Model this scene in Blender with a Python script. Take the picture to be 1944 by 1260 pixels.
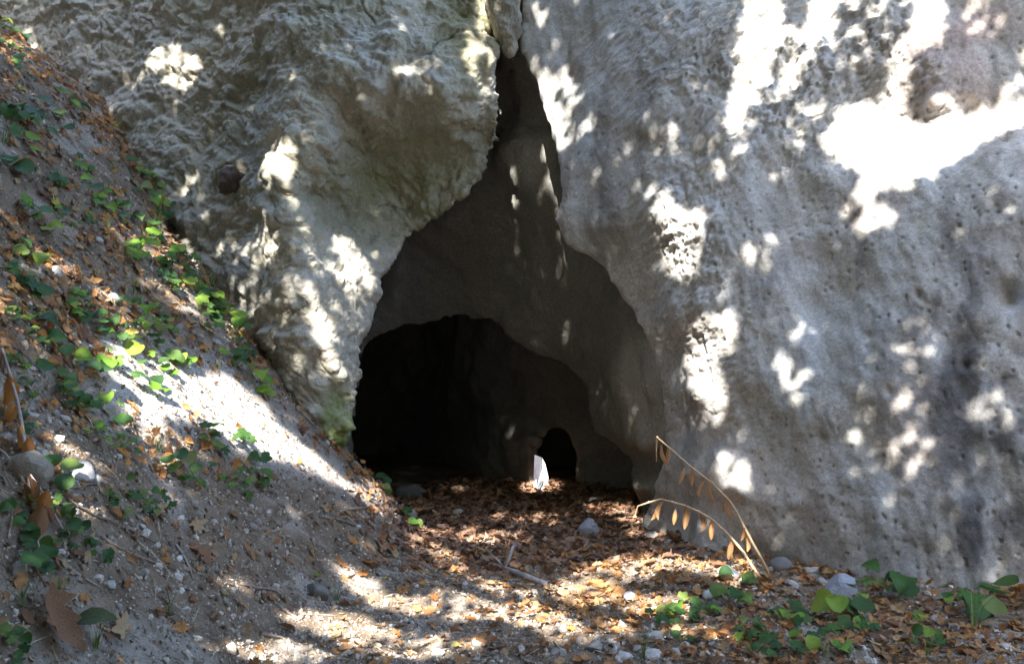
import bpy, math, random
import numpy as np
from mathutils import Vector, Matrix, Euler
from mathutils.bvhtree import BVHTree

for o in list(bpy.data.objects):
    bpy.data.objects.remove(o)
random.seed(7)
rng = np.random.default_rng(7)
scene = bpy.context.scene
C = scene.collection

# ------------------------------------------------------------------ camera
CAM_H = 1.5
FPX = 1867.0                      # focal length in photo pixels (photo 1944 wide)
cam_d = bpy.data.cameras.new('camera')
cam = bpy.data.objects.new('camera', cam_d)
C.objects.link(cam)
cam.location = (0, 0, CAM_H)
cam.rotation_euler = (math.radians(90), 0, 0)
cam_d.sensor_width = 36.0
cam_d.lens = 36.0 * FPX / 1944.0
cam_d.clip_start = 0.05
cam_d.clip_end = 600
scene.camera = cam

# ------------------------------------------------------------------ sky and sun
SUN_EL = math.radians(43.0)
SUN_AZ = math.radians(8.0)       # behind the camera, this far to its left
S = Vector((-math.sin(SUN_AZ) * math.cos(SUN_EL), -math.cos(SUN_AZ) * math.cos(SUN_EL), math.sin(SUN_EL)))
world = bpy.data.worlds.new('World')
scene.world = world
world.use_nodes = True
wn = world.node_tree
sky = wn.nodes.new('ShaderNodeTexSky')
sky.sky_type = 'NISHITA'
sky.sun_disc = False
sky.sun_elevation = SUN_EL
sky.sun_rotation = math.atan2(S.x, S.y)
sky.air_density = 1.0
sky.dust_density = 1.6
sky.ozone_density = 1.0
bg = wn.nodes['Background']
bg.inputs['Strength'].default_value = 0.15
wn.links.new(sky.outputs['Color'], bg.inputs['Color'])
sun_d = bpy.data.lights.new('sun', 'SUN')
sun = bpy.data.objects.new('sun', sun_d)
C.objects.link(sun)
sun_d.energy = 3.0
sun_d.angle = math.radians(0.53)
sun_d.color = (1.0, 0.95, 0.88)
sun.rotation_euler = S.to_track_quat('Z', 'Y').to_euler()
sun.location = (-6, -12, 20)
scene.view_settings.view_transform = 'Standard'
scene.view_settings.look = 'None'
scene.view_settings.gamma = 1.0
scene.view_settings.use_curve_mapping = False
scene.view_settings.exposure = 3.15
scene.render.engine = 'CYCLES'
scene.cycles.max_bounces = 8
scene.cycles.diffuse_bounces = 5
scene.cycles.use_denoising = True

# ------------------------------------------------------------------ numpy helpers
def _hash(i, j, k, seed):
    h = (i.astype(np.uint32) * np.uint32(374761393) + j.astype(np.uint32) * np.uint32(668265263)
         + k.astype(np.uint32) * np.uint32(2147483647) + np.uint32(seed * 974711 & 0xffffffff))
    h = (h ^ (h >> np.uint32(13))) * np.uint32(1274126177)
    h = (h ^ (h >> np.uint32(16))) * np.uint32(2246822519)
    return h ^ (h >> np.uint32(13))

def noise(P, seed=0):
    """gradient noise, about -0.7..0.7"""
    P = P.astype(np.float32)
    fi = np.floor(P)
    I = fi.astype(np.int64)
    f = P - fi
    u = f * f * f * (f * (f * 6 - 15) + 10)
    out = np.zeros(len(P), np.float32)
    for dx in (0, 1):
        wx = u[:, 0] if dx else 1 - u[:, 0]
        for dy in (0, 1):
            wy = wx * (u[:, 1] if dy else 1 - u[:, 1])
            for dz in (0, 1):
                w = wy * (u[:, 2] if dz else 1 - u[:, 2])
                h = _hash(I[:, 0] + dx, I[:, 1] + dy, I[:, 2] + dz, seed)
                g = ((h & np.uint32(1023)).astype(np.float32) / 511.5 - 1) * (f[:, 0] - dx)
                g += (((h >> np.uint32(10)) & np.uint32(1023)).astype(np.float32) / 511.5 - 1) * (f[:, 1] - dy)
                g += (((h >> np.uint32(20)) & np.uint32(1023)).astype(np.float32) / 511.5 - 1) * (f[:, 2] - dz)
                out += w * g
    return out * 1.3

def fbm(P, octaves=4, seed=0, gain=0.5):
    a, s, out = 1.0, 1.0, 0
    for o in range(octaves):
        out = out + a * noise(P * s + o * 17.3, seed + o)
        a *= gain
        s *= 2.03
    return out

def worley(P, seed=0):
    """distance to the nearest scattered point and its cell value"""
    P = P.astype(np.float32)
    I = np.floor(P).astype(np.int64)
    best = np.full(len(P), 9.0, np.float32)
    val = np.zeros(len(P), np.float32)
    for dx in (-1, 0, 1):
        for dy in (-1, 0, 1):
            for dz in (-1, 0, 1):
                J = I + np.array((dx, dy, dz))
                h = _hash(J[:, 0], J[:, 1], J[:, 2], seed)
                q = np.stack([(h & np.uint32(1023)), (h >> np.uint32(10)) & np.uint32(1023), (h >> np.uint32(20)) & np.uint32(1023)], 1).astype(np.float32) / 1023.0
                d = ((J + q - P) ** 2).sum(1)
                m = d < best
                best = np.where(m, d, best)
                val = np.where(m, q[:, 0], val)
    return np.sqrt(best), val

def smooth(a, b, x):
    t = np.clip((x - a) / (b - a), 0, 1)
    return t * t * (3 - 2 * t)

def at(px, py, Y):
    """a point at depth Y seen in the direction of a photo pixel"""
    return ((px - 972.0) / FPX * Y, Y, CAM_H - (py - 630.0) / FPX * Y)

class Field:
    """depth Y over the X-Z plane through scattered survey points (linear radial basis)"""
    def __init__(self, pts):
        w = np.array([at(*p) for p in pts])
        self.c = w[:, [0, 2]]
        n = len(w)
        K = np.linalg.norm(self.c[:, None] - self.c[None], axis=2)
        A = np.zeros((n + 3, n + 3))
        A[:n, :n] = K - np.eye(n) * 0.02
        A[:n, n] = A[n, :n] = 1
        A[:n, n + 1:] = self.c
        A[n + 1:, :n] = self.c.T
        b = np.zeros(n + 3)
        b[:n] = w[:, 1]
        self.w = np.linalg.solve(A, b)
    def __call__(self, X, Z):
        sh = np.shape(X)
        q = np.stack([np.ravel(X), np.ravel(Z)], 1)
        n = len(self.c)
        out = self.w[n] + q @ self.w[n + 1:]
        for k in range(n):
            out = out + self.w[k] * np.hypot(q[:, 0] - self.c[k, 0], q[:, 1] - self.c[k, 1])
        return out.reshape(sh)

def poly_sdf(X, Z, poly):
    """signed distance to a closed outline, negative inside"""
    d = np.full(X.shape, 1e9)
    inside = np.zeros(X.shape, bool)
    n = len(poly)
    for i in range(n):
        ax, az = poly[i]
        bx, bz = poly[(i + 1) % n]
        ex, ez = bx - ax, bz - az
        t = np.clip(((X - ax) * ex + (Z - az) * ez) / (ex * ex + ez * ez + 1e-12), 0, 1)
        d = np.minimum(d, np.hypot(X - ax - t * ex, Z - az - t * ez))
        c = ((az > Z) != (bz > Z)) & (X < ex * (Z - az) / (ez if abs(ez) > 1e-9 else 1e-9) + ax)
        inside ^= c
    return np.where(inside, -d, d)

def outline(pix, field):
    """photo outline -> X-Z outline on a depth field"""
    out = []
    for px, py in pix:
        Y = 8.0
        for _ in range(12):
            x, _y, z = at(px, py, Y)
            Y = 0.5 * Y + 0.5 * float(field(np.array([x]), np.array([z]))[0])
        x, _y, z = at(px, py, Y)
        out.append((x, z))
    return out

def surface_nets(F, org, h):
    """quads of the zero surface of F (solid < 0)"""
    s = F < 0
    nx, ny, nz = F.shape
    cnt = np.zeros((nx - 1, ny - 1, nz - 1), np.int8)
    for dx in (0, 1):
        for dy in (0, 1):
            for dz in (0, 1):
                cnt += s[dx:nx - 1 + dx, dy:ny - 1 + dy, dz:nz - 1 + dz]
    mixed = (cnt > 0) & (cnt < 8)
    cell = np.argwhere(mixed)
    idx = np.full(mixed.shape, -1, np.int32)
    idx[mixed] = np.arange(len(cell))
    acc = np.zeros((len(cell), 3))
    num = np.zeros(len(cell))
    cor = [(a, b, c) for a in (0, 1) for b in (0, 1) for c in (0, 1)]
    for a in cor:
        for ax in range(3):
            if a[ax]:
                continue
            b = list(a)
            b[ax] = 1
            fa = F[cell[:, 0] + a[0], cell[:, 1] + a[1], cell[:, 2] + a[2]]
            fb = F[cell[:, 0] + b[0], cell[:, 1] + b[1], cell[:, 2] + b[2]]
            m = (fa < 0) != (fb < 0)
            t = np.where(m, fa / np.where(np.abs(fa - fb) < 1e-9, 1e-9, fa - fb), 0)
            p = np.tile(np.array(a, float), (len(cell), 1))
            p[:, ax] += t
            acc += p * m[:, None]
            num += m
    V = np.array(org) + (cell + acc / num[:, None]) * h
    quads = []
    for ax in range(3):
        sl0 = [slice(None)] * 3
        sl1 = [slice(None)] * 3
        sl0[ax] = slice(0, -1)
        sl1[ax] = slice(1, None)
        chg = s[tuple(sl0)] != s[tuple(sl1)]
        e = np.argwhere(chg)
        o1, o2 = [(1, 2), (2, 0), (0, 1)][ax]
        lim = np.array(mixed.shape)
        ok = (e[:, o1] > 0) & (e[:, o2] > 0) & (e[:, o1] < lim[o1]) & (e[:, o2] < lim[o2])
        e = e[ok]
        up = s[e[:, 0], e[:, 1], e[:, 2]]        # solid below, air above: normal along +axis
        c = []
        for d1, d2 in ((1, 1), (0, 1), (0, 0), (1, 0)):
            q = e.copy()
            q[:, o1] -= d1
            q[:, o2] -= d2
            c.append(idx[q[:, 0], q[:, 1], q[:, 2]])
        Q = np.stack(c, 1)
        Q = np.where(up[:, None], Q, Q[:, ::-1])
        quads.append(Q)
    Q = np.concatenate(quads)
    return V, Q[(Q >= 0).all(1)]

def np_mesh(name, V, faces, smooth_shade=True):
    """mesh from numpy arrays; faces (n,3) or (n,4)"""
    me = bpy.data.meshes.new(name)
    V = np.asarray(V, np.float32)
    faces = np.asarray(faces, np.int32)
    k = faces.shape[1]
    me.vertices.add(len(V))
    me.vertices.foreach_set('co', V.ravel())
    me.loops.add(faces.size)
    me.loops.foreach_set('vertex_index', faces.ravel())
    me.polygons.add(len(faces))
    me.polygons.foreach_set('loop_start', np.arange(0, faces.size, k, dtype=np.int32))
    me.update(calc_edges=True)
    me.polygons.foreach_set('use_smooth', np.full(len(faces), smooth_shade))
    me.validate()
    return me

def mesh_arrays(me):
    n = len(me.vertices)
    V = np.empty(n * 3, np.float32)
    me.vertices.foreach_get('co', V)
    N = np.empty(n * 3, np.float32)
    me.vertices.foreach_get('normal', N)
    F = np.empty(len(me.loops), np.int32)
    me.loops.foreach_get('vertex_index', F)
    return V.reshape(-1, 3), N.reshape(-1, 3), F.reshape(-1, 4)

def set_colour(me, col):
    a = me.color_attributes.new('pigment', 'FLOAT_COLOR', 'POINT')
    c = np.ones((len(col), 4), np.float32)
    c[:, :3] = col
    a.data.foreach_set('color', c.ravel())

def add_obj(name, me, mat=None, parent=None, **props):
    o = bpy.data.objects.new(name, me)
    C.objects.link(o)
    if mat is not None and me is not None and not me.materials:
        me.materials.append(mat)
    if parent is not None:
        o.parent = parent
    for k, v in props.items():
        o[k] = v
    return o
# ------------------------------------------------------------------ materials
def new_mat(name):
    m = bpy.data.materials.new(name)
    m.use_nodes = True
    nt = m.node_tree
    return m, nt, nt.nodes['Principled BSDF']

def nd(nt, kind, **inp):
    n = nt.nodes.new(kind)
    for k, v in inp.items():
        n.inputs[k].default_value = v
    return n

def rock_material(name, scale=1.0, bump=0.5):
    """pigment holds stains plus painted cave shade and sunlight; grain and pits are node noise"""
    m, nt, b = new_mat(name)
    L = nt.links.new
    tc = nt.nodes.new('ShaderNodeTexCoord')
    pig = nt.nodes.new('ShaderNodeVertexColor')
    pig.layer_name = 'pigment'
    n1 = nd(nt, 'ShaderNodeTexNoise', Scale=38 * scale, Detail=6, Roughness=0.7)
    n2 = nd(nt, 'ShaderNodeTexNoise', Scale=170 * scale, Detail=3, Roughness=0.6)
    vo = nd(nt, 'ShaderNodeTexVoronoi', Scale=62 * scale)
    for n in (n1, n2, vo):
        L(tc.outputs['Object'], n.inputs['Vector'])
    r1 = nt.nodes.new('ShaderNodeMapRange')
    r1.inputs['From Min'].default_value = 0.28
    r1.inputs['From Max'].default_value = 0.72
    r1.inputs['To Min'].default_value = 0.72
    r1.inputs['To Max'].default_value = 1.25
    L(n1.outputs['Fac'], r1.inputs['Value'])
    r2 = nt.nodes.new('ShaderNodeMapRange')
    r2.inputs['From Min'].default_value = 0.3
    r2.inputs['From Max'].default_value = 0.7
    r2.inputs['To Min'].default_value = 0.8
    r2.inputs['To Max'].default_value = 1.2
    L(n2.outputs['Fac'], r2.inputs['Value'])
    mu = nt.nodes.new('ShaderNodeMath')
    mu.operation = 'MULTIPLY'
    L(r1.outputs[0], mu.inputs[0])
    L(r2.outputs[0], mu.inputs[1])
    mx = nt.nodes.new('ShaderNodeVectorMath')
    mx.operation = 'SCALE'
    L(pig.outputs['Color'], mx.inputs[0])
    L(mu.outputs[0], mx.inputs['Scale'])
    L(mx.outputs[0], b.inputs['Base Color'])
    b.inputs['Roughness'].default_value = 0.95
    b.inputs['Specular IOR Level'].default_value = 0.15
    ad = nt.nodes.new('ShaderNodeMath')
    ad.operation = 'MULTIPLY_ADD'
    L(vo.outputs['Distance'], ad.inputs[0])
    ad.inputs[1].default_value = 0.35
    L(n1.outputs['Fac'], ad.inputs[2])
    ad2 = nt.nodes.new('ShaderNodeMath')
    ad2.operation = 'MULTIPLY_ADD'
    L(n2.outputs['Fac'], ad2.inputs[0])
    ad2.inputs[1].default_value = 0.3
    L(ad.outputs[0], ad2.inputs[2])
    bp = nt.nodes.new('ShaderNodeBump')
    bp.inputs['Strength'].default_value = bump
    bp.inputs['Distance'].default_value = 0.02
    L(ad2.outputs[0], bp.inputs['Height'])
    L(bp.outputs[0], b.inputs['Normal'])
    return m

def leaf_material(name, stops, rough=0.6, trans=0.35, bump=0.3, veins=True):
    """a colour per leaf from the ramp, blotched, letting some light through"""
    m, nt, b = new_mat(name)
    L = nt.links.new
    oi = nt.nodes.new('ShaderNodeObjectInfo')
    ge = nt.nodes.new('ShaderNodeNewGeometry')
    a = nt.nodes.new('ShaderNodeMath')
    a.operation = 'ADD'
    L(oi.outputs['Random'], a.inputs[0])
    L(ge.outputs['Random Per Island'], a.inputs[1])
    fr = nt.nodes.new('ShaderNodeMath')
    fr.operation = 'FRACT'
    L(a.outputs[0], fr.inputs[0])
    cr = nt.nodes.new('ShaderNodeValToRGB')
    e = cr.color_ramp.elements
    e[0].position, e[0].color = stops[0][0], (*stops[0][1], 1)
    e[1].position, e[1].color = stops[-1][0], (*stops[-1][1], 1)
    for p, c in stops[1:-1]:
        x = e.new(p)
        x.color = (*c, 1)
    L(fr.outputs[0], cr.inputs['Fac'])
    tc = nt.nodes.new('ShaderNodeTexCoord')
    nz = nd(nt, 'ShaderNodeTexNoise', Scale=45, Detail=4, Roughness=0.65)
    L(tc.outputs['Object'], nz.inputs['Vector'])
    r = nt.nodes.new('ShaderNodeMapRange')
    r.inputs['From Min'].default_value = 0.3
    r.inputs['From Max'].default_value = 0.7
    r.inputs['To Min'].default_value = 0.6
    r.inputs['To Max'].default_value = 1.3
    L(nz.outputs['Fac'], r.inputs['Value'])
    mx = nt.nodes.new('ShaderNodeVectorMath')
    mx.operation = 'SCALE'
    L(cr.outputs['Color'], mx.inputs[0])
    L(r.outputs[0], mx.inputs['Scale'])
    L(mx.outputs[0], b.inputs['Base Color'])
    b.inputs['Roughness'].default_value = rough
    b.inputs['Specular IOR Level'].default_value = 0.25
    bp = nt.nodes.new('ShaderNodeBump')
    bp.inputs['Strength'].default_value = bump
    bp.inputs['Distance'].default_value = 0.01
    L(nz.outputs['Fac'], bp.inputs['Height'])
    L(bp.outputs[0], b.inputs['Normal'])
    tr = nt.nodes.new('ShaderNodeBsdfTranslucent')
    L(mx.outputs[0], tr.inputs['Color'])
    ms = nt.nodes.new('ShaderNodeMixShader')
    ms.inputs[0].default_value = trans
    L(b.outputs[0], ms.inputs[1])
    L(tr.outputs[0], ms.inputs[2])
    L(ms.outputs[0], nt.nodes['Material Output'].inputs['Surface'])
    return m

def plain_material(name, c1, c2, scale=20, rough=0.85, bump=0.3, spec=0.2, random=0.0, stretch=None):
    m, nt, b = new_mat(name)
    L = nt.links.new
    tc = nt.nodes.new('ShaderNodeTexCoord')
    nz = nd(nt, 'ShaderNodeTexNoise', Scale=scale, Detail=5, Roughness=0.65)
    if stretch:
        mp = nt.nodes.new('ShaderNodeMapping')
        mp.inputs['Scale'].default_value = stretch
        L(tc.outputs['Object'], mp.inputs['Vector'])
        L(mp.outputs[0], nz.inputs['Vector'])
    else:
        L(tc.outputs['Object'], nz.inputs['Vector'])
    mx = nt.nodes.new('ShaderNodeMix')
    mx.data_type = 'RGBA'
    mx.inputs[6].default_value = (*c1, 1)
    mx.inputs[7].default_value = (*c2, 1)
    r = nt.nodes.new('ShaderNodeMapRange')
    r.inputs['From Min'].default_value = 0.3
    r.inputs['From Max'].default_value = 0.7
    L(nz.outputs['Fac'], r.inputs['Value'])
    L(r.outputs[0], mx.inputs[0])
    out = mx.outputs[2]
    if random:
        ge = nt.nodes.new('ShaderNodeNewGeometry')
        oi = nt.nodes.new('ShaderNodeObjectInfo')
        a = nt.nodes.new('ShaderNodeMath')
        a.operation = 'ADD'
        L(oi.outputs['Random'], a.inputs[0])
        L(ge.outputs['Random Per Island'], a.inputs[1])
        fr = nt.nodes.new('ShaderNodeMath')
        fr.operation = 'FRACT'
        L(a.outputs[0], fr.inputs[0])
        rr = nt.nodes.new('ShaderNodeMapRange')
        rr.inputs['To Min'].default_value = 1 - random
        rr.inputs['To Max'].default_value = 1 + random
        L(fr.outputs[0], rr.inputs['Value'])
        sc = nt.nodes.new('ShaderNodeVectorMath')
        sc.operation = 'SCALE'
        L(out, sc.inputs[0])
        L(rr.outputs[0], sc.inputs['Scale'])
        out = sc.outputs[0]
    L(out, b.inputs['Base Color'])
    b.inputs['Roughness'].default_value = rough
    b.inputs['Specular IOR Level'].default_value = spec
    bp = nt.nodes.new('ShaderNodeBump')
    bp.inputs['Strength'].default_value = bump
    bp.inputs['Distance'].default_value = 0.01
    L(nz.outputs['Fac'], bp.inputs['Height'])
    L(bp.outputs[0], b.inputs['Normal'])
    return m

M = {}
M['rock'] = rock_material('limestone', 1.15, 0.42)
M['smooth_rock'] = rock_material('smooth_limestone', 1.3, 0.26)
M['ground'] = rock_material('gravelly_earth', 1.3, 0.8)
M['stone'] = plain_material('loose_stone', (0.30, 0.28, 0.25), (0.50, 0.47, 0.43), 18, 0.95, 0.6, 0.15, 0.3)
M['gravel'] = leaf_material('gravel', [(0.0, (0.19, 0.155, 0.12)), (0.3, (0.33, 0.29, 0.24)), (0.55, (0.25, 0.195, 0.145)), (0.8, (0.44, 0.40, 0.35)), (1.0, (0.54, 0.50, 0.45))], 0.95, 0.0, 0.4)
M['dry_leaf'] = leaf_material('dry_leaf', [(0.0, (0.30, 0.13, 0.05)), (0.22, (0.42, 0.22, 0.085)), (0.45, (0.20, 0.10, 0.055)), (0.65, (0.38, 0.27, 0.15)), (0.82, (0.50, 0.24, 0.07)), (1.0, (0.27, 0.17, 0.10))], 0.7, 0.3, 0.5)
M['litter'] = leaf_material('leaf_litter', [(0.0, (0.24, 0.12, 0.07)), (0.3, (0.34, 0.19, 0.11)), (0.55, (0.15, 0.085, 0.055)), (0.8, (0.38, 0.27, 0.19)), (1.0, (0.22, 0.13, 0.09))], 0.75, 0.2, 0.6)
M['green_leaf'] = leaf_material('green_leaf', [(0.0, (0.04, 0.10, 0.025)), (0.35, (0.075, 0.16, 0.03)), (0.6, (0.035, 0.085, 0.03)), (0.85, (0.12, 0.20, 0.04)), (1.0, (0.20, 0.21, 0.06))], 0.42, 0.35, 0.3)
M['bright_leaf'] = leaf_material('bright_green_leaf', [(0.0, (0.13, 0.27, 0.03)), (0.5, (0.20, 0.34, 0.04)), (1.0, (0.30, 0.37, 0.05))], 0.45, 0.4, 0.3)
M['yellow_leaf'] = leaf_material('yellow_leaf', [(0.0, (0.50, 0.42, 0.06)), (0.5, (0.55, 0.45, 0.14)), (1.0, (0.46, 0.36, 0.18))], 0.55, 0.35, 0.3)
M['tan_leaf'] = leaf_material('tan_leaf', [(0.0, (0.40, 0.29, 0.16)), (0.5, (0.46, 0.33, 0.19)), (1.0, (0.38, 0.26, 0.13))], 0.65, 0.3, 0.4)
M['tree_leaf'] = leaf_material('tree_leaf', [(0.0, (0.05, 0.11, 0.025)), (0.5, (0.08, 0.15, 0.03)), (1.0, (0.12, 0.17, 0.04))], 0.5, 0.15, 0.2)
M['bark'] = plain_material('bark', (0.08, 0.065, 0.05), (0.20, 0.17, 0.14), 9, 0.9, 0.8, 0.2, 0, (1, 1, 0.2))
M['twig'] = plain_material('twig', (0.13, 0.10, 0.08), (0.30, 0.25, 0.21), 40, 0.85, 0.5, 0.2, 0.2)
M['dead_wood'] = plain_material('dead_wood', (0.22, 0.19, 0.17), (0.40, 0.37, 0.34), 30, 0.9, 0.7, 0.2)
M['straw'] = plain_material('dry_stalk', (0.42, 0.29, 0.16), (0.58, 0.42, 0.25), 40, 0.7, 0.3, 0.25)
M['grass'] = leaf_material('grass_blade', [(0.0, (0.08, 0.17, 0.04)), (0.6, (0.16, 0.24, 0.06)), (1.0, (0.34, 0.31, 0.14))], 0.5, 0.3, 0.1)
M['white_sheet'] = plain_material('white_plastic', (0.42, 0.42, 0.43), (0.60, 0.60, 0.60), 12, 0.5, 0.2, 0.4)
M['shaded_sheet'] = plain_material('shaded_plastic', (0.055, 0.055, 0.07), (0.085, 0.085, 0.10), 12, 0.5, 0.2, 0.4)  # shaded side of the white sheet, shade put into the colour
M['shaded_fold'] = plain_material('shaded_fold_plastic', (0.07, 0.075, 0.085), (0.10, 0.11, 0.12), 12, 0.6, 0.2, 0.4)  # shaded bottom fold of the white sheet, darkened in its colour
M['knob'] = plain_material('brown_stone', (0.10, 0.075, 0.07), (0.19, 0.15, 0.13), 25, 0.95, 0.8, 0.15)
# ------------------------------------------------------------------ the cliff and the cave
FRONT = [
    # left face, above the bank
    (-200, 0, 9.4), (0, 0, 9.2), (0, 400, 9.0), (-200, 500, 9.0), (110, 0, 8.9), (200, 200, 8.5), (390, 470, 7.95), (520, 690, 7.45), (640, 870, 7.3), (560, 950, 7.3), (300, 900, 7.9),
    (300, -40, 8.45), (300, 150, 8.35), (330, 300, 8.1), (440, 100, 8.08), (440, 350, 7.82), (400, 250, 8.08), (480, 0, 8.0), (470, 180, 7.98), (480, 420, 7.68),
    (520, 60, 7.62), (525, 170, 7.55), (480, 290, 7.72),
    # bulging boulder over the left of the mouth
    (620, 30, 7.45), (620, 150, 7.28), (580, 260, 7.22), (545, 345, 7.25), (700, 110, 7.32), (760, 40, 7.45), (770, 165, 7.26), (840, 185, 7.32), (850, 70, 7.5), (900, 20, 7.62), (905, 120, 7.52), (935, 180, 7.65), (690, 185, 7.26), (615, 255, 7.22), (600, 310, 7.22),
    # hollow beneath it
    (695, 218, 7.67), (650, 280, 7.80), (632, 335, 7.84), (605, 385, 7.74), (785, 228, 7.67), (880, 245, 7.70), (700, 300, 7.97), (780, 330, 7.97), (860, 330, 7.94), (940, 290, 7.88), (650, 410, 7.90), (740, 410, 8.07), (790, 432, 8.00), (880, 372, 7.82),
    # ridge down to the bank and its return to the mouth
    (555, 400, 7.25), (568, 470, 7.18), (598, 560, 7.12), (628, 650, 7.08), (640, 700, 7.08), (650, 800, 7.15), (500, 520, 7.5), (540, 600, 7.3), (590, 700, 7.2),
    (600, 470, 7.45), (680, 500, 7.62), (740, 500, 7.88), (650, 600, 7.35), (705, 600, 7.68), (680, 680, 7.42), (668, 780, 7.35), (660, 860, 7.35),
    # right rim
    (965, 60, 7.75), (1000, 115, 7.62), (1030, 220, 7.5), (1062, 300, 7.38), (1066, 375, 7.38), (1055, 418, 7.34), (1075, 465, 7.3), (1130, 500, 7.28), (1200, 590, 7.2), (1240, 680, 7.15), (1265, 760, 7.1), (1270, 830, 7.08), (1260, 900, 7.12), (1225, 960, 7.3), (1195, 1010, 7.4),
    (1290, 1040, 6.8), (1340, 1060, 6.5), (1480, 1070, 6.35), (1600, 1110, 5.85), (1700, 1130, 5.62), (1944, 1140, 5.5), (2200, 1150, 5.2), (1400, 1250, 6.4), (1900, 1350, 5.5), (1000, 1200, 8),
    # buttress crest, and the slope back from it to the rim
    (1222, 240, 6.85), (1215, 262, 6.98), (1240, 400, 6.75), (1288, 600, 6.6), (1308, 760, 6.55), (1330, 900, 6.48),
    (1150, 250, 7.2), (1120, 100, 7.4), (1100, -20, 7.5), (1170, 450, 7.05), (1040, 30, 7.6), (1090, 300, 7.28), (1110, 420, 7.2), (1230, 0, 7.1), (1225, 120, 6.98), (1290, 900, 6.8),
    # right face
    (1400, 0, 6.85), (1400, 150, 6.7), (1400, 300, 6.6), (1400, 500, 6.5), (1400, 700, 6.4), (1450, 900, 6.32), (1540, 100, 6.62), (1600, 300, 6.42), (1560, 400, 6.36), (1600, 550, 6.25), (1600, 700, 6.1), (1600, 900, 5.95),
    (1650, 60, 6.6), (1700, 150, 6.5), (1640, 220, 6.5), (1720, 300, 6.28), (1800, 40, 6.3), (1745, 130, 6.3), (1780, 190, 6.18), (1850, 170, 6.15), (1940, 170, 6.1), (1735, 225, 6.42), (1830, 215, 6.32), (1940, 205, 6.26), (1850, 260, 6.15), (1940, 20, 6.3), (1760, -20, 6.55), (1700, 340, 6.15), (1944, 350, 5.72),
    (1800, 450, 5.92), (1944, 600, 5.55), (1800, 700, 5.68), (1944, 900, 5.42), (1800, 950, 5.52), (2200, 0, 6.0), (2200, 600, 5.2), (2200, 300, 5.4),
    (0, -400, 9.5), (600, -400, 8.0), (1000, -400, 8.0), (1500, -400, 7.4), (2100, -400, 6.8),
]
MOUTH = [(650, 1180), (653, 900), (664, 800), (680, 700), (700, 610), (722, 540), (748, 488), (790, 442), (850, 402), (890, 362), (930, 312), (948, 280), (951, 230), (940, 170), (932, 140), (934, 100), (926, 50), (920, -30), (984, -30), (986, 20), (988, 85), (1000, 118), (1018, 190), (1040, 270), (1060, 300), (1066, 372), (1053, 415), (1072, 462), (1130, 500), (1165, 540), (1200, 590), (1240, 680), (1262, 760), (1268, 830), (1258, 890), (1225, 950), (1195, 1010), (1190, 1180)]
INNER = [
    (690, 660, 9.25), (760, 625, 9.2), (860, 608, 9.1), (930, 610, 9.0), (960, 640, 8.9), (1050, 690, 8.75), (1110, 720, 8.6), (1108, 780, 8.5), (1145, 830, 8.45), (1190, 870, 8.35), (1195, 950, 8.25),
    (900, 500, 8.95), (800, 500, 9.1), (720, 560, 9.25), (850, 430, 8.8), (960, 450, 8.75), (930, 330, 8.6), (960, 200, 8.4), (985, 110, 8.2), (940, 380, 8.62), (985, 350, 8.25), (1040, 370, 8.1), (1000, 280, 8.1), (1020, 430, 8.35), (1050, 470, 8.35), (1100, 560, 8.25), (1060, 620, 8.55), (1170, 640, 7.9), (1160, 740, 8.1), (1235, 740, 7.45), (1220, 850, 7.6), (1215, 930, 7.7), (1262, 700, 7.25), (1250, 620, 7.4), (1180, 800, 8.0),
    (1400, 700, 7.2), (600, 600, 9.5), (600, 900, 9.5), (1300, 1000, 7.4), (900, 0, 8.3), (1200, 300, 7.9), (700, 300, 9.1), (1200, 1100, 8.0), (1195, 1000, 8.1),
]
ARCH = [(668, 1180), (672, 780), (690, 664), (722, 640), (760, 625), (860, 608), (928, 610), (962, 642), (1050, 690), (1110, 720), (1106, 780), (1145, 832), (1188, 868), (1197, 960), (1200, 1180)]
BACK = [
    (1000, 750, 10.0), (1060, 800, 9.85), (960, 850, 10.05), (900, 750, 10.6), (870, 800, 11.0), (800, 800, 12.3), (720, 800, 12.6), (640, 800, 12.6), (1150, 850, 9.6), (1190, 920, 9.35), (1000, 920, 9.95), (1100, 920, 9.75), (900, 640, 10.4), (800, 650, 12.0), (700, 1000, 12.6), (900, 1000, 11.0), (1250, 900, 9.2), (1100, 700, 9.6),
]
NICHE = [(1014, 1100), (1012, 850), (1026, 830), (1050, 816), (1076, 826), (1090, 850), (1098, 890), (1101, 940), (1098, 1100)]

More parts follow.
